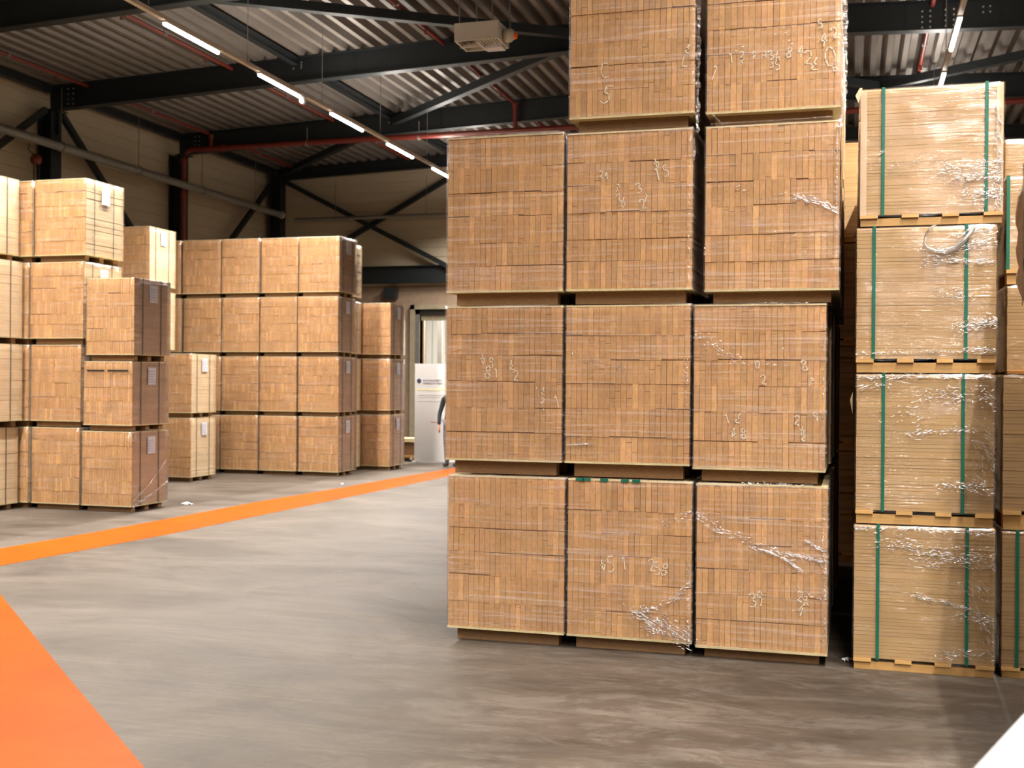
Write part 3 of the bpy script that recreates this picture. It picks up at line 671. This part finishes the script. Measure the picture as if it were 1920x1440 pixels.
# ---- loose, crinkled wrap at corners
def crinkle(parent, pts, width, seed, name='loose_film', mat=None, n=60, jag=.006, dirv=(1, 0, 0)):
    """a crumpled ribbon of wrap following pts (local to parent)"""
    mb = MB(); sd = Vector((seed, seed*2.3, seed*.7)); pts = [Vector(p) for p in pts]; m = 5; dv = Vector(dirv)
    L = [0]
    for a, b in zip(pts, pts[1:]): L.append(L[-1]+(b-a).length)
    def at(t):
        s = t*L[-1]
        for k in range(len(pts)-1):
            if s <= L[k+1]+1e-9: return pts[k].lerp(pts[k+1], (s-L[k])/max(1e-6, L[k+1]-L[k]))
        return pts[-1]
    for i in range(n+1):
        c = at(i/n); ww = width*(.7+.5*noise.noise(sd+c*9))
        for j in range(m):
            u = j/(m-1)-.5; v = noise.noise(sd+c*30+Vector((j*1.7, 0, 0))); w2 = noise.noise(sd+c*55+Vector((0, j*2.1, 0)))
            mb.v.append(tuple(c+dv*(u*ww)+Vector((v*jag, -.012+w2*jag*.9, v*w2*jag))))
    for i in range(n):
        for j in range(m-1): mb.f.append((i*m+j, i*m+j+1, (i+1)*m+j+1, (i+1)*m+j)); mb.c.append((1, 1, 1)); mb.m.append(0)
    return mb.build(name, mat or M_LOOSE, parent)
CR = {}
def creases(parent, pts, spread, count, seed, ln=(.006, .022), wd=(.0016, .0036), tilt=(.03, .50), slope=0.0):
    """small sharp folds of wrap scattered about a line: each a slim glossy bead, shaped and placed to add a glint"""
    r = random.Random(seed); mb = MB(); pts = [Vector(q) for q in pts]
    for _ in range(int(count*1.7)):
        k = r.randrange(len(pts)-1); c = pts[k].lerp(pts[k+1], r.random()); d_ = pts[k+1]-pts[k]
        c = c+Vector((r.gauss(0, spread), 0, r.gauss(0, spread*.55)))
        a = math.atan2(d_.z, d_.x)*.6+slope+r.gauss(0, .25); ya = r.gauss(.20, .13); L_ = r.uniform(*ln)*(.5 if r.random() < .5 else 1); W_ = r.uniform(*wd); t_ = r.uniform(*tilt)
        u = Vector((math.cos(a), ya*math.cos(a)+t_*math.sin(a), math.sin(a))); v = Vector((-math.sin(a), -ya*math.sin(a)+t_*math.cos(a), math.cos(a)))
        c.y = -.0115-r.uniform(0, .002); c.x = max(-.375, min(.375, c.x))
        a_, b_, w_ = c-u*L_/2, c+u*L_/2, v*W_
        q0 = (c-a_)*.35; rr_ = W_*.55
        mb.tube([a_, a_+q0, c, b_-q0, b_], [rr_*.25, rr_*.8, rr_, rr_*.8, rr_*.25], 6, caps=False)
    if parent in CR: q = CR[parent]; n0 = len(q.v); q.v += mb.v; q.f += [tuple(i+n0 for i in f) for f in mb.f]; q.c += mb.c; q.m += mb.m
    else: CR[parent] = mb
p = fb['right', 3]; hw = (-.077+.871)/2
crinkle(p, [(hw+.010, .02, 1.04), (hw+.016, .02, .6), (hw+.012, .02, .25), (hw+.010, .0, .06), (hw-.006, -.01, -.06)], .034, 3, n=110, jag=.012)
crinkle(p, [(-hw+.03, -.005, .075), (-hw+.1, -.012, -.004), (-hw+.16, -.012, .0)], .02, 4, n=20, dirv=(0, 0, 1))
p = fb['middle', 3]
crinkle(p, [(hw+.004, .04, 1.04), (hw+.012, .04, .7), (hw+.008, .04, .3), (hw+.006, .03, .05), (hw+.012, .0, -.05)], .03, 5, n=110, jag=.013)
p = fb['middle', 2]; crinkle(p, [(hw+.002, 0, 1.0), (hw+.006, -.004, .93), (hw, 0, .86)], .02, 6, n=24)
p = fb['left', 2]; crinkle(p, [(-.37, -.004, 1.078), (-.30, -.006, 1.090), (-.1, -.006, 1.086), (.1, -.006, 1.084), (.36, -.004, 1.082)], .012, 8, n=50, jag=.004, dirv=(0, 0, 1))
p = fb['right', 2]; crinkle(p, [(-.36, -.004, 1.075), (0, -.006, 1.076), (.36, -.006, 1.080)], .012, 9, n=50, jag=.005, dirv=(0, 0, 1))
creases(fb['middle', 0], [(.0, 0, .25), (.18, 0, .29), (.30, 0, .36), (.385, 0, .46)], .014, 60, 1, ln=(.01, .04))
creases(fb['middle', 0], [(.05, 0, .25), (.20, 0, .20), (.385, 0, .10)], .045, 150, 2, ln=(.01, .05), slope=-.25)
creases(fb['middle', 0], [(.12, 0, .17), (.20, 0, .13)], .03, 50, 3); creases(fb['middle', 0], [(.37, 0, .7), (.375, 0, .05)], .006, 60, 4)
creases(fb['middle', 0], [(-.38, 0, .15), (-.22, 0, .24), (-.1, 0, .2)], .02, 22, 5); creases(fb['middle', 0], [(.2, 0, .80), (.38, 0, .88)], .03, 30, 6)
creases(fb['right', 0], [(-.38, 0, .88), (-.25, 0, .78), (.0, 0, .70), (.2, 0, .62)], .022, 110, 7, ln=(.008, .035))
creases(fb['right', 0], [(-.05, 0, .69), (.12, 0, .64), (.25, 0, .55)], .008, 60, 8, ln=(.012, .04)); creases(fb['right', 0], [(.15, 0, .66), (.37, 0, .62)], .012, 50, 9, ln=(.015, .045))
creases(fb['right', 0], [(.26, 0, .74), (.37, 0, .68)], .006, 26, 10, ln=(.02, .05)); creases(fb['right', 0], [(.37, 0, .95), (.372, 0, .12)], .008, 110, 11)
creases(fb['right', 0], [(.2, 0, .45), (.36, 0, .40)], .02, 26, 12); creases(fb['right', 0], [(-.1, 0, 1.068), (.30, 0, 1.066)], .008, 60, 13)
creases(fb['right', 1], [(-.37, 0, .90), (-.2, 0, .78), (-.1, 0, .71)], .028, 70, 14); creases(fb['right', 1], [(-.1, 0, .72), (.2, 0, .70)], .01, 20, 15); creases(fb['right', 1], [(.383, 0, 1.0), (.378, 0, .1)], .005, 60, 16)
creases(fb['right', 1], [(-.05, 0, 1.073), (.30, 0, 1.073)], .006, 30, 17)
creases(fb['right', 2], [(.05, 0, .64), (.2, 0, .61), (.30, 0, .57), (.385, 0, .53)], .018, 90, 18, ln=(.008, .04)); creases(fb['right', 2], [(-.36, 0, .72), (-.1, 0, .68)], .025, 24, 19)
creases(fb['right', 2], [(.383, 0, 1.0), (.385, 0, .3)], .008, 70, 20)
creases(fb['middle', 1], [(-.37, 0, .80), (-.2, 0, .72), (.05, 0, .66)], .02, 40, 21); creases(fb['middle', 1], [(.36, 0, .74), (.37, 0, .45)], .012, 26, 22); creases(fb['middle', 1], [(-.36, 0, .2), (-.22, 0, .21)], .006, 22, 23, ln=(.015, .04))
creases(fb['middle', 2], [(.375, 0, 1.0), (.378, 0, .12)], .005, 34, 24); creases(fb['middle', 2], [(-.3, 0, .4), (.3, 0, .5)], .10, 18, 25)
creases(fb['left', 1], [(.24, 0, .55), (.30, 0, .40), (.36, 0, .30)], .025, 18, 26); creases(fb['left', 1], [(-.3, 0, .58), (-.1, 0, .62)], .03, 8, 27)
creases(fb['left', 0], [(-.3, 0, .7), (.1, 0, .62)], .05, 10, 28); creases(fb['left', 2], [(.1, 0, .12), (.36, 0, .10)], .01, 20, 29)
creases(fb['middle', 3], [(-.3, 0, .3), (.37, 0, .5)], .12, 24, 30); creases(fb['right', 3], [(-.3, 0, .45), (.36, 0, .5)], .12, 40, 31)

# ---- strapped panel stack right of the block
PY = 7.115
PZ = [(0.0, .066, .852), (.852, .930, 1.732), (1.732, 1.812, 2.585), (2.585, 2.648, 3.392)]
PX = [(.003, .787), (.009, .777), (.005, .782), (.020, .812)]
PS = [(-.25, .235), (-.225, .21), (-.283, .22), (-.26, .30)]
pan = []
for k in range(4):
    pan.append(load('green-strapped load of pale boards on pine pallet, %s of the panel stack' % ('bottom', 'second', 'third', 'top')[k], 'panel stack loads', PX[k][0], PX[k][1], PY, .80, *PZ[k],
        style='panel', side='panel', pallet='deck', filmed=M_FILM_U, strap=[('x', PS[k][0], M_STRAP_G), ('x', PS[k][1], M_STRAP_G)], cap=.012, name='panel_load', amp=.007))
for k, p in enumerate(pan):
    hh = PZ[k][2]-PZ[k][1]; H = PZ[k][1]-PZ[k][0]
    w2 = (PX[k][1]-PX[k][0]-.016)/2
    if k == 3:                                                       # card corner guards
        for sx in (-1, 1): MB().box(sx*w2, -.004, 0, sx*(w2-.036), -.0005, hh-.012, (1.12, 1.15, 1.25)).build('corner_guard', M_CARD, p, loc=(0, 0, H-.012 if k == 3 else H))
p = pan[3]; w2 = (.812-.020-.016)/2                                  # sheet of card poking out at the top left
mb = MB(); mb.quad([(-w2-.006, -.016, .745), (-w2+.01, -.018, .744), (-w2-.030, -.020, .70)]); mb.quad([(-w2-.030, -.020, .70), (-w2+.01, -.018, .744), (-w2-.012, -.022, .655)])
mb.quad([(-w2-.006, -.014, .745), (-w2-.030, -.018, .70), (-w2+.01, -.016, .744)]); mb.build('card_flap', M_CARD, p, loc=(0, 0, .063))
PC = {3: [(.02, .22, .38, .29, .04, 130), (.10, .19, .38, .20, .03, 110), (.20, .10, .38, .10, .035, 110), (.05, .63, .36, .69, .02, 20), (.36, .6, .37, .02, .012, 120), (-.27, .36, -.26, .36, .006, 8), (-.2, .30, .1, .30, .05, 30)],
      2: [(.02, .61, .37, .66, .035, 180), (.0, .56, .37, .55, .02, 120), (.15, .70, .37, .74, .02, 70), (.05, .38, .28, .36, .03, 50), (.2, .18, .38, .22, .035, 120), (-.38, .03, .36, .035, .008, 60), (.2, .05, .37, .05, .012, 50)],
      1: [(-.38, .775, .38, .775, .014, 160), (.0, .68, .38, .66, .05, 140), (-.1, .44, .25, .48, .02, 60), (.1, .16, .38, .13, .03, 90), (.30, .5, .36, .2, .05, 90), (-.2, .5, .1, .6, .08, 40), (-.36, .7, -.2, .74, .03, 30)],
      0: [(-.38, .76, .38, .75, .014, 120), (-.25, .68, .2, .60, .04, 130), (.0, .62, .38, .60, .06, 150), (-.05, .38, .30, .30, .012, 90), (.2, .28, .38, .25, .03, 60), (.1, .06, .38, .05, .03, 60), (.25, .5, .38, .1, .05, 80)]}
for k in PC:
    for q, (xa, za, xb, zb_, sp, nn_) in enumerate(PC[k]):
        H = PZ[k][1]-PZ[k][0]
        creases(pan[k], [(xa, 0, za+H), ((xa+xb)/2, 0, (za+zb_)/2+H+.01), (xb, 0, zb_+H)], sp, int(nn_*.8), 60+k*10+q, ln=(.008, .038), wd=(.0016, .0045), slope=0)
mb = MB(); pts = [(.45, 2.58), (.415, 2.565), (.392, 2.53), (.383, 2.485), (.40, 2.45), (.445, 2.43), (.495, 2.425), (.55, 2.44), (.60, 2.49), (.655, 2.56)]
mb.tube([(x-.3935, -.020, z_-1.732) for x, z_ in pts], [.005, .008, .006, .005, .006, .010, .012, .014, .016, .008], 6); mb.build('wrap_tail', M_CREASE, pan[2], True)
MB().quad([(-.40, -.0, .72), (-.385, -.012, .765), (-.385, -.012, .64)]).quad([(-.40, -.0, .72), (-.385, -.012, .64), (-.385, -.012, .765)]).build('yellow_tag', M_BOARD, pan[1], loc=(-.012, 0, .0))

for p_, m_ in CR.items(): m_.build('film_crease', M_CREASE, p_, True)['kind'] = 'stuff'   # folds nobody could count

# ---- stacks right of and behind the panel stack
for row in range(1, 5):  # unseen rows added to keep lamp light out of the narrow gap
    for k in range(4):
        load('board load hidden directly behind the panel stack', 'rows behind the panel stack', .012, .79, PY+.85*row, .80, *PZ[k], style='panel', side='panel', pallet='deck', filmed=None, cap=.012, name='panel_load', near=False)
ez_ = [(0, .06, .842), (.842, .95, 1.73)]
for k in range(2):
    load('wrapped board load in shade at the right edge, %s tier' % ('bottom', 'second')[k], 'right edge stack', .812, 1.59, 7.16, .80, *ez_[k], style='panel', side='panel', pallet='deck', filmed=M_FILM_U, strap=[('x', -.30, M_STRAP_G)] if k == 0 else (), cap=.012, name='panel_load')
load('short light board load under the dark rough bale, right edge', 'right edge stack', .845, 1.62, 7.30, .80, 1.73, 1.755, 2.25, style='panel', side='panel', pallet='deck', filmed=M_FILM_U, cap=.012, name='panel_load')
load('light board load with green strap beside top panel load, right edge', 'right edge stack', .838, 1.62, 7.30, .80, 2.25, 2.335, 2.88, style='panel', side='panel', pallet='deck', filmed=M_FILM_U, strap=[('x', -.375, M_STRAP_G)], cap=.012, name='panel_load')
for k, (a, b, c) in enumerate(((0, .09, 1.1), (1.1, 1.19, 2.2), (2.2, 2.3, 3.39))):
    load(('board load hidden behind the right edge stack' if k < 2 else 'yellow board load showing at right edge behind the panel stack'), 'stack behind right edge', 1.0, 1.78, 8.8, .8, a, b, c, style='panel', side='panel', pallet='deck', filmed=M_FILM_U if k == 2 else None, cap=.01, name='panel_load', near=(k == 2))
RZ = [(0, .09, 1.05), (1.05, 1.14, 2.03), (2.03, 2.10, 3.00), (3.00, 3.06, 3.94)]
for k in range(4):
    load('%s load of boards in narrow gap between front block and panel stack, far back' % (('lowest rough', 'second rough', 'third rough', 'top yellow')[k]), 'stack in the gap', -.56, .24, 11.35, .9, *RZ[k], style='rough' if k < 3 else 'panel', side='rough' if k < 3 else 'panel', pallet='deck', filmed=None,
         strap=[('x', .39, M_STRAP_G)] if k == 3 else [('x', -.2, M_STRAP_G)], cap=0, name='panel_load', near=False)
# rough bale stack just beyond the right edge; its top bulges into view
for k, (a, b, c) in enumerate(((0, .08, .95), (.95, 1.03, 2.05))):
    load('load beneath the rough bale, outside the right edge', 'bale stack', .775, 1.565, 4.96, 1.0, a, b, c, style='rough', side='rough', pallet='deck', filmed=None, cap=0, name='panel_load', near=False)
for k, (a, b, c) in enumerate(((0, .08, 1.10), (1.10, 1.18, 2.20), (2.20, 2.28, 3.35))):  # unseen stack added to deepen the shade along the right edge
    load('unseen board load added outside the right edge, nearer the camera, for its shade', 'added shading stack outside the right edge', .84, 1.64, 3.75, 1.0, a, b, c, style='panel', side='panel', pallet='deck', filmed=None, cap=0, name='panel_load', near=False)
e = empty('rough_bale', (1.275, 5.92, 2.052), 'rough dark brown bale bulging into view at the right edge', 'bale')
import bmesh
bm = bmesh.new(); bmesh.ops.create_cube(bm, size=1); bmesh.ops.subdivide_edges(bm, edges=bm.edges[:], cuts=14, use_grid_fill=True)
for v in bm.verts:
    c = v.co.copy(); q = Vector((c.x*.95, c.y*1.10, (c.z+.5)*.66)); l = max(abs(c.x), abs(c.y))
    rnd = 1-.10*max(0, (abs(c.x)*2)**6*(abs(c.z)*2)**6); q.x *= rnd; q.y *= rnd
    n_ = noise.noise(Vector((q.x*6, q.y*6, q.z*11)))*.022
    if c.z > -.45: q += Vector((n_*(1 if c.x > 0 else -1), 0, n_*.6))
    if c.z < -.49: q.z = 0
    v.co = q
me = bpy.data.meshes.new('bale_body'); bm.to_mesh(me); bm.free(); me.materials.append(M_ROUGH)
ca = me.color_attributes.new('tint', 'FLOAT_COLOR', 'CORNER'); ca.data.foreach_set('color', [.75, .72, .7, 1]*len(me.loops))
o = bpy.data.objects.new('bale_body', me); col.objects.link(o); o.parent = e; me.polygons.foreach_set('use_smooth', [True]*len(me.polygons))
for y_ in (-.2, .25): strap_ring('y', y_+.0, .95, 1.1, .66, .002, width=.02, top=.03).build('strap', M_STRAP_D, e)

# ---- stacks on the far side of the aisle
def far(label, group, x0, x1, y0, d, k, side, lab=True, z=None, **kw):
    a, b, c = z if z else ((0, .09, 1.0), (1.078, 1.165, 2.08), (2.156, 2.245, 3.16), (3.234, 3.325, 4.25))[k]
    if not z:
        a = (0, 1.055, 2.11, 3.165)[k]; b = a+.085; c = a+1.055
    return load(label, group, x0, x1, y0, d, a, b, c, 'ends', side, filmed=M_FILM_F, near=False,
                strap=[('y', d*.22, M_STRAP_D), ('y', d*.72, M_STRAP_D)], lab=(d*.40, (c-b)-.30) if lab else None, **kw)
LY = 12.62
for k in range(4):                                                   # near left tower, two columns of four
    far('timber load, %s of the four-high column of the near left tower' % ('bottom', 'second', 'third', 'top')[k], 'near left tower', -10.14+(.02, .0, -.02, .04)[k], -9.37+(-.02, -.01, .02, .04)[k], LY, .80, k, 'pale')
    far('timber load, %s tier of leftmost visible column beside near left tower' % ('bottom', 'second', 'third', 'top')[k], 'near left tower', -10.95+(0, -.01, -.02, 0)[k], -10.17+(-.0, .0, -.01, .03)[k], LY+.01, .80, k, 'pale')
    far('timber load at the very left edge of the view, %s tier' % ('bottom', 'second', 'third', 'top')[k], 'left edge stack', -11.02+(-.03, .03, .02, -.04)[k], -10.24+(-.03, .03, .02, -.04)[k], LY-.86, .80, k, 'pale', lab=False)
c2 = [((0, .085, 1.02), -9.36, -8.62, 'bottom load of the three-high column with reddish brown flank, near left'),
      ((1.02, 1.10, 1.90), -9.34, -8.62, 'middle load of the near left three-high column, two slots under its lid'),
      ((1.90, 1.985, 2.945), -9.31, -8.60, 'top load of the three-high column in front of the near left tower')]
for q, (z, a, b, lb) in enumerate(c2):
    e = far(lb, 'near left tower', a, b, LY-.01, .80, 0, 'brown', z=z)
    if q == 1:
        MB().box(-.30, -.012, .745, -.05, -.0085, .765).box(.0, -.012, .745, .30, -.0085, .765).build('lid_slot', M_BLACK, e)
    if q == 0:
        crinkle(e, [(.385, .02, .15), (.385, .35, .32), (.385, .75, .62)], .05, 41, n=50, jag=.01, dirv=(0, .3, 1))
        crinkle(e, [(.385, .02, .08), (.385, .4, .20), (.385, .78, .34)], .05, 42, n=50, jag=.01, dirv=(0, .3, 1))
MYY = 16.8
for k in range(4):
    far('timber load, %s tier of the darker column behind the near left tower' % ('bottom', 'second', 'third', 'top')[k], 'middle left stacks', -11.96, -11.18, MYY, .78, k, 'pale')
for k in range(2):
    far('timber load with pale flank, %s of the two-high pair in the middle' % ('bottom', 'top')[k], 'middle left stacks', -11.14, -10.38, MYY, .78, k, 'pale')
OY = 18.7
oc = [(-12.56, -11.78, 'fifth'), (-11.74, -10.97, 'fourth'), (-10.94, -10.19, 'third'), (-10.17, -9.44, 'second'), (-9.42, -8.64, 'first')]
for a, b, nm in oc:
    for k in range(4):
        far('timber load, %s tier, %s column from the right of the wide four-high stack' % (TN[k], nm), 'wide four-high stack', a+RNG.uniform(-.01, .005), b+RNG.uniform(-.005, .01), OY+RNG.uniform(-.03, .02), .74, k, 'brown', lab=(nm == 'first'))
for k in range(4):
    far('timber load, %s tier, behind the right end of the wide stack' % TN[k], 'column behind wide stack', -9.66, -8.90, 19.52, .74, k, 'pale', lab=(k == 3))
for k in range(3):
    far('timber load, %s of the three-high column nearest the doorway' % ('bottom', 'middle', 'top')[k], 'three-high column by the doorway', -9.12, -8.36, 20.40, .74, k, 'brown')

# ---- crate and pallet beside the doorway sign
e = empty('wooden_pallet', (-9.02, 22.95, 0), 'small wooden pallet on floor left of the white sign', 'pallet')
mb = MB()
for x in (-.22, .12): MB().box(x, .0, 0, x+.10, .5, .08).build('pallet_block', M_PINE, e)
MB().box(-.22, -.01, .0805, .22, .10, .12).box(-.22, .2, .0805, .22, .31, .12).box(-.22, .42, .0805, .22, .52, .12).build('pallet_deck', M_PINE, e)
e = empty('wooden_crate', (-9.02, 22.95, .1205), 'low pale wooden crate standing on the small pallet', 'crate')
MB().box(-.22, 0, .0, -.17, .5, .28).box(.17, 0, .0, .22, .5, .28).box(-.17, .45, .06, .17, .5, .28).build('crate_side', M_PINE, e)
MB().box(-.23, -.01, .2805, .23, .51, .36).build('crate_lid', M_BOARD, e)
tag(MB().box(-9.18, 22.99, .1215, -8.86, 23.37, .38).build('carton', M_RUNNER), 'brown carton inside the low wooden crate', 'carton')

# ---- white information panel
e = empty('display_panel', (-8.22, 22.6, 0), 'tall white free-standing information panel in front of the doorway', 'sign')
MB().box(-.50, 0, .03, .50, .04, 2.05).build('panel', M_WHITE, e)
MB().box(-.52, -.12, 0, -.44, .16, .03).box(.44, -.12, 0, .52, .16, .03).build('foot', M_WHITE, e)
MB().tube([(-.405, -.001, 1.695), (-.405, -.006, 1.695)], .045, 20).build('round_logo', plain('navy_print', (.03, .03, .09), .5), e)
def text(s, x, z, size, mat, name):
    cu = bpy.data.curves.new(name, 'FONT'); cu.body = s; cu.size = size; cu.extrude = .001
    ob = bpy.data.objects.new(name, cu); dg = bpy.context.evaluated_depsgraph_get(); me = bpy.data.meshes.new_from_object(ob)
    bpy.data.objects.remove(ob); o = bpy.data.objects.new(name, me); me.materials.append(mat); col.objects.link(o)
    o.parent = e; o.location = (x, -.003, z); o.rotation_euler = (math.pi/2, 0, 0); return o
M_NAVY = plain('dark_grey_print', (.07, .06, .10), .5); M_PALEINK = plain('pale_print', (.55, .52, .52), .6); M_YEL = plain('yellow_print', (.72, .66, .36), .6)
text('RATIONALISEREN', -.32, 1.685, .052, M_NAVY, 'printed_heading'); text('WERKEN IN TEAM', -.32, 1.625, .052, M_NAVY, 'printed_heading')
MB().box(-.44, -.003, 1.50, .25, -.001, 1.53).build('yellow_line', M_YEL, e)
for z_ in (1.40, 1.36, 1.27): MB().box(-.43, -.003, z_, .40, -.001, z_+.012).build('text_line', M_PALEINK, e)
MB().box(-.14, -.003, .84, .1, -.001, .855).build('red_print_line', plain('red_print', (.5, .2, .17), .6), e)

# ---- person walking past the panel
M_SKIN = plain('skin', (.50, .20, .12), .55); M_SHIRT = plain('dark_grey_knit', (.022, .024, .024), .8); M_JEANS = plain('grey_trousers', (.12, .11, .13), .8)
M_HAIR = plain('brown_hair', (.05, .03, .015), .7); M_SHOE = plain('black_shoes', (.015, .015, .015), .5)
pe = empty('person', (-7.62, 21.8, 0), 'person in dark grey jumper, half hidden behind the front block, hand hanging', 'person')
def skin(name, verts, edges, radii, mat, root=0, lv=2):
    me = bpy.data.meshes.new(name); me.from_pydata(verts, edges, []); o = bpy.data.objects.new(name, me); col.objects.link(o); o.parent = pe; me.materials.append(mat)
    s_ = o.modifiers.new('s', 'SKIN'); s_.use_smooth_shade = True
    for i, rd in enumerate(radii):
        me.skin_vertices[0].data[i].radius = rd if isinstance(rd, tuple) else (rd, rd)
        me.skin_vertices[0].data[i].use_root = (i == root)
    o.modifiers.new('u', 'SUBSURF').levels = lv; o.modifiers['u'].render_levels = lv
    return o
bv = [(0,0,.92),(0,0,1.02),(0,.0,1.15),(0,.01,1.28),(0,.01,1.38),(0,0,1.46),(0,-.01,1.53),
      (-.17,.01,1.345),(-.215,.02,1.20),(-.262,.015,1.05),(-.262,-.02,.92),(-.258,-.035,.82),
      (.17,.01,1.345),(.215,.02,1.20),(.255,.015,1.05),(.258,-.02,.92),(.255,-.035,.82),
      (-.09,0,.86),(-.10,-.01,.66),(-.10,-.02,.48),(-.10,.01,.28),(-.10,.02,.09),(-.10,-.10,.045),(-.10,-.18,.04),
      (.09,0,.86),(.10,.01,.66),(.10,.0,.48),(.10,.03,.28),(.10,.05,.09),(.10,-.07,.045),(.10,-.15,.04)]
be = [(0,1),(1,2),(2,3),(3,4),(4,5),(5,6),(4,7),(7,8),(8,9),(9,10),(10,11),(4,12),(12,13),(13,14),(14,15),(15,16),(0,17),(17,18),(18,19),(19,20),(20,21),(21,22),(22,23),(0,24),(24,25),(25,26),(26,27),(27,28),(28,29),(29,30)]
br = [(.155,.10),(.14,.095),(.145,.105),(.155,.11),(.12,.09),.055,.052,.065,.052,.045,.04,.034,.065,.052,.045,.04,.034,.088,.078,.062,.055,.042,.04,.032,.088,.078,.062,.055,.042,.04,.032]
body = skin('body', bv, be, br, M_SHIRT)
skin('trousers', bv[:1]+bv[17:22]+bv[24:29], [(0,1),(1,2),(2,3),(3,4),(4,5),(0,6),(6,7),(7,8),(8,9),(9,10)], [(.162,.108),.094,.084,.070,.064,.056,.094,.084,.070,.064,.056], M_JEANS)
for sx, yo in ((-1, 0), (1, .03)): skin('shoe', [(sx*.10,.04+yo,.05),(sx*.10,-.06+yo,.05),(sx*.10,-.17+yo,.042)], [(0,1),(1,2)], [(.047,.047),(.048,.045),(.042,.036)], M_SHOE)
hd = MB()
import math as _m
for i in range(13):
    th = _m.pi*i/12
    for j in range(18):
        ph = 2*_m.pi*j/18; x = _m.sin(th)*_m.cos(ph); y = _m.sin(th)*_m.sin(ph); z_ = _m.cos(th)
        w_ = 1-.18*max(0, -z_); yy = y*.098; 
        if y < 0 and z_ < -.2: yy *= .92
        if y < -.9 and abs(x) < .2 and -.25 < z_ < .15: yy -= .018
        hd.v.append((x*.076*w_, yy-.012, z_*.118+1.60))
for i in range(12):
    for j in range(18): hd.f.append((i*18+j, (i+1)*18+j, (i+1)*18+(j+1) % 18, i*18+(j+1) % 18)); hd.c.append((1,1,1)); hd.m.append(0)
head = hd.build('head', M_SKIN, pe, True)
hh = MB()
for i in range(8):
    th = _m.pi*.62*i/7
    for j in range(18):
        ph = 2*_m.pi*j/18; cut = 1.0 if _m.sin(ph) > -.3 else min(1, .55/(i/7+.01)) if i else 1
        t2 = th*min(1, cut); hh.v.append((_m.sin(t2)*_m.cos(ph)*.083, _m.sin(t2)*_m.sin(ph)*.106-.008, _m.cos(t2)*.126+1.603))
for i in range(7):
    for j in range(18): hh.f.append((i*18+j, (i+1)*18+j, (i+1)*18+(j+1) % 18, i*18+(j+1) % 18)); hh.c.append((1,1,1)); hh.m.append(0)
hh.build('hair', M_HAIR, pe, True)
for sx in (-1, 1):
    MB().tube([(sx*.03, -.098, 1.615), (sx*.03, -.106, 1.615)], [.011, .007], 8).build('eye', M_HAIR, pe)
    MB().tube([(sx*.074, .0, 1.63), (sx*.088, .01, 1.60), (sx*.076, .0, 1.57)], [.008, .013, .007], 8).build('ear', M_SKIN, pe, True)
MB().tube([(-.022, -.102, 1.545), (0, -.108, 1.543), (.022, -.102, 1.545)], [.003, .006, .003], 6).build('mouth', M_RED, pe)
for sx in (-1, 1):
    hx = sx*.257; v = [(hx,-.035,.83),(hx,-.045,.765),(hx,-.05,.735)]; ed = [(0,1),(1,2)]; ra = [(.024,.028),(.02,.038),(.018,.036)]
    for k, (fy, ln) in enumerate(((-.083,.068),(-.061,.078),(-.039,.072),(-.018,.056))):
        n0 = len(v); v += [(hx,fy,.732),(hx-sx*.006,fy-.002,.732-ln*.5),(hx-sx*.022,fy,.732-ln*.92)]; ed += [(2,n0),(n0,n0+1),(n0+1,n0+2)]; ra += [.010,.009,.0075]
    n0 = len(v); v += [(hx-sx*.01,-.082,.775),(hx-sx*.02,-.098,.745),(hx-sx*.024,-.10,.722)]; ed += [(1,n0),(n0,n0+1),(n0+1,n0+2)]; ra += [.012,.010,.008]
    skin('hand', v, ed, ra, M_SKIN)

# ---- white table top, close to the camera at the right
a = Vector((.215, 2.285)); b = Vector((.365, 2.735)); dr = (b-a).normalized(); nn = Vector((dr.y, -dr.x))
e = empty('white_table', (0, 0, 0), 'white table top blurred in the near right corner', 'table')
o_ = a-dr*.9; c1 = o_+dr*1.75; mb = MB(); cs = [o_, c1, c1+nn*.8, o_+nn*.8]
mb.v = [(q.x, q.y, .92) for q in cs]+[(q.x, q.y, .95) for q in cs]; mb.f = [(4,5,6,7)[::-1], (0,1,2,3), (0,1,5,4), (1,2,6,5), (2,3,7,6), (3,0,4,7)]; mb.c = [(1,1,1)]*6; mb.m = [0]*6
mb.build('table_top', plain('white_table_laminate', (.25, .26, .27), .4, var=.03), e)
for q, s1, s2 in ((o_, 1, 1), (c1, -1, 1), (c1+nn*.8, -1, -1), (o_+nn*.8, 1, -1)):
    k = q+dr*.06*s1+nn*.06*s2; MB().tube([(k.x, k.y, 0), (k.x, k.y, .92)], .022, 10).build('leg', M_GALV, e)

# ---- lamp in the room beyond the doorway
for k, (x, y) in enumerate(((-10.5, 31.5), (-8, 34.5))):
    e = empty('panel_lamp', (x, y, 5.5), 'ceiling lamp in the room beyond the doorway', 'lamp', 'lamps beyond the doorway')
    MB().box(-.6, -.15, .02, .6, .15, .09).build('lamp_housing', M_CREAM, e); MB().box(-.58, -.13, 0, .58, .13, .019).build('lamp_diffuser', M_LAMP, e)
    ld = bpy.data.lights.new('panel_light', 'AREA'); ld.shape = 'RECTANGLE'; ld.size = 1.1; ld.size_y = .24; ld.energy = 900; ld.color = LAMP_COLOR
    lo = bpy.data.objects.new('panel_light', ld); col.objects.link(lo); lo.parent = e; lo.location = (0, 0, -.01)
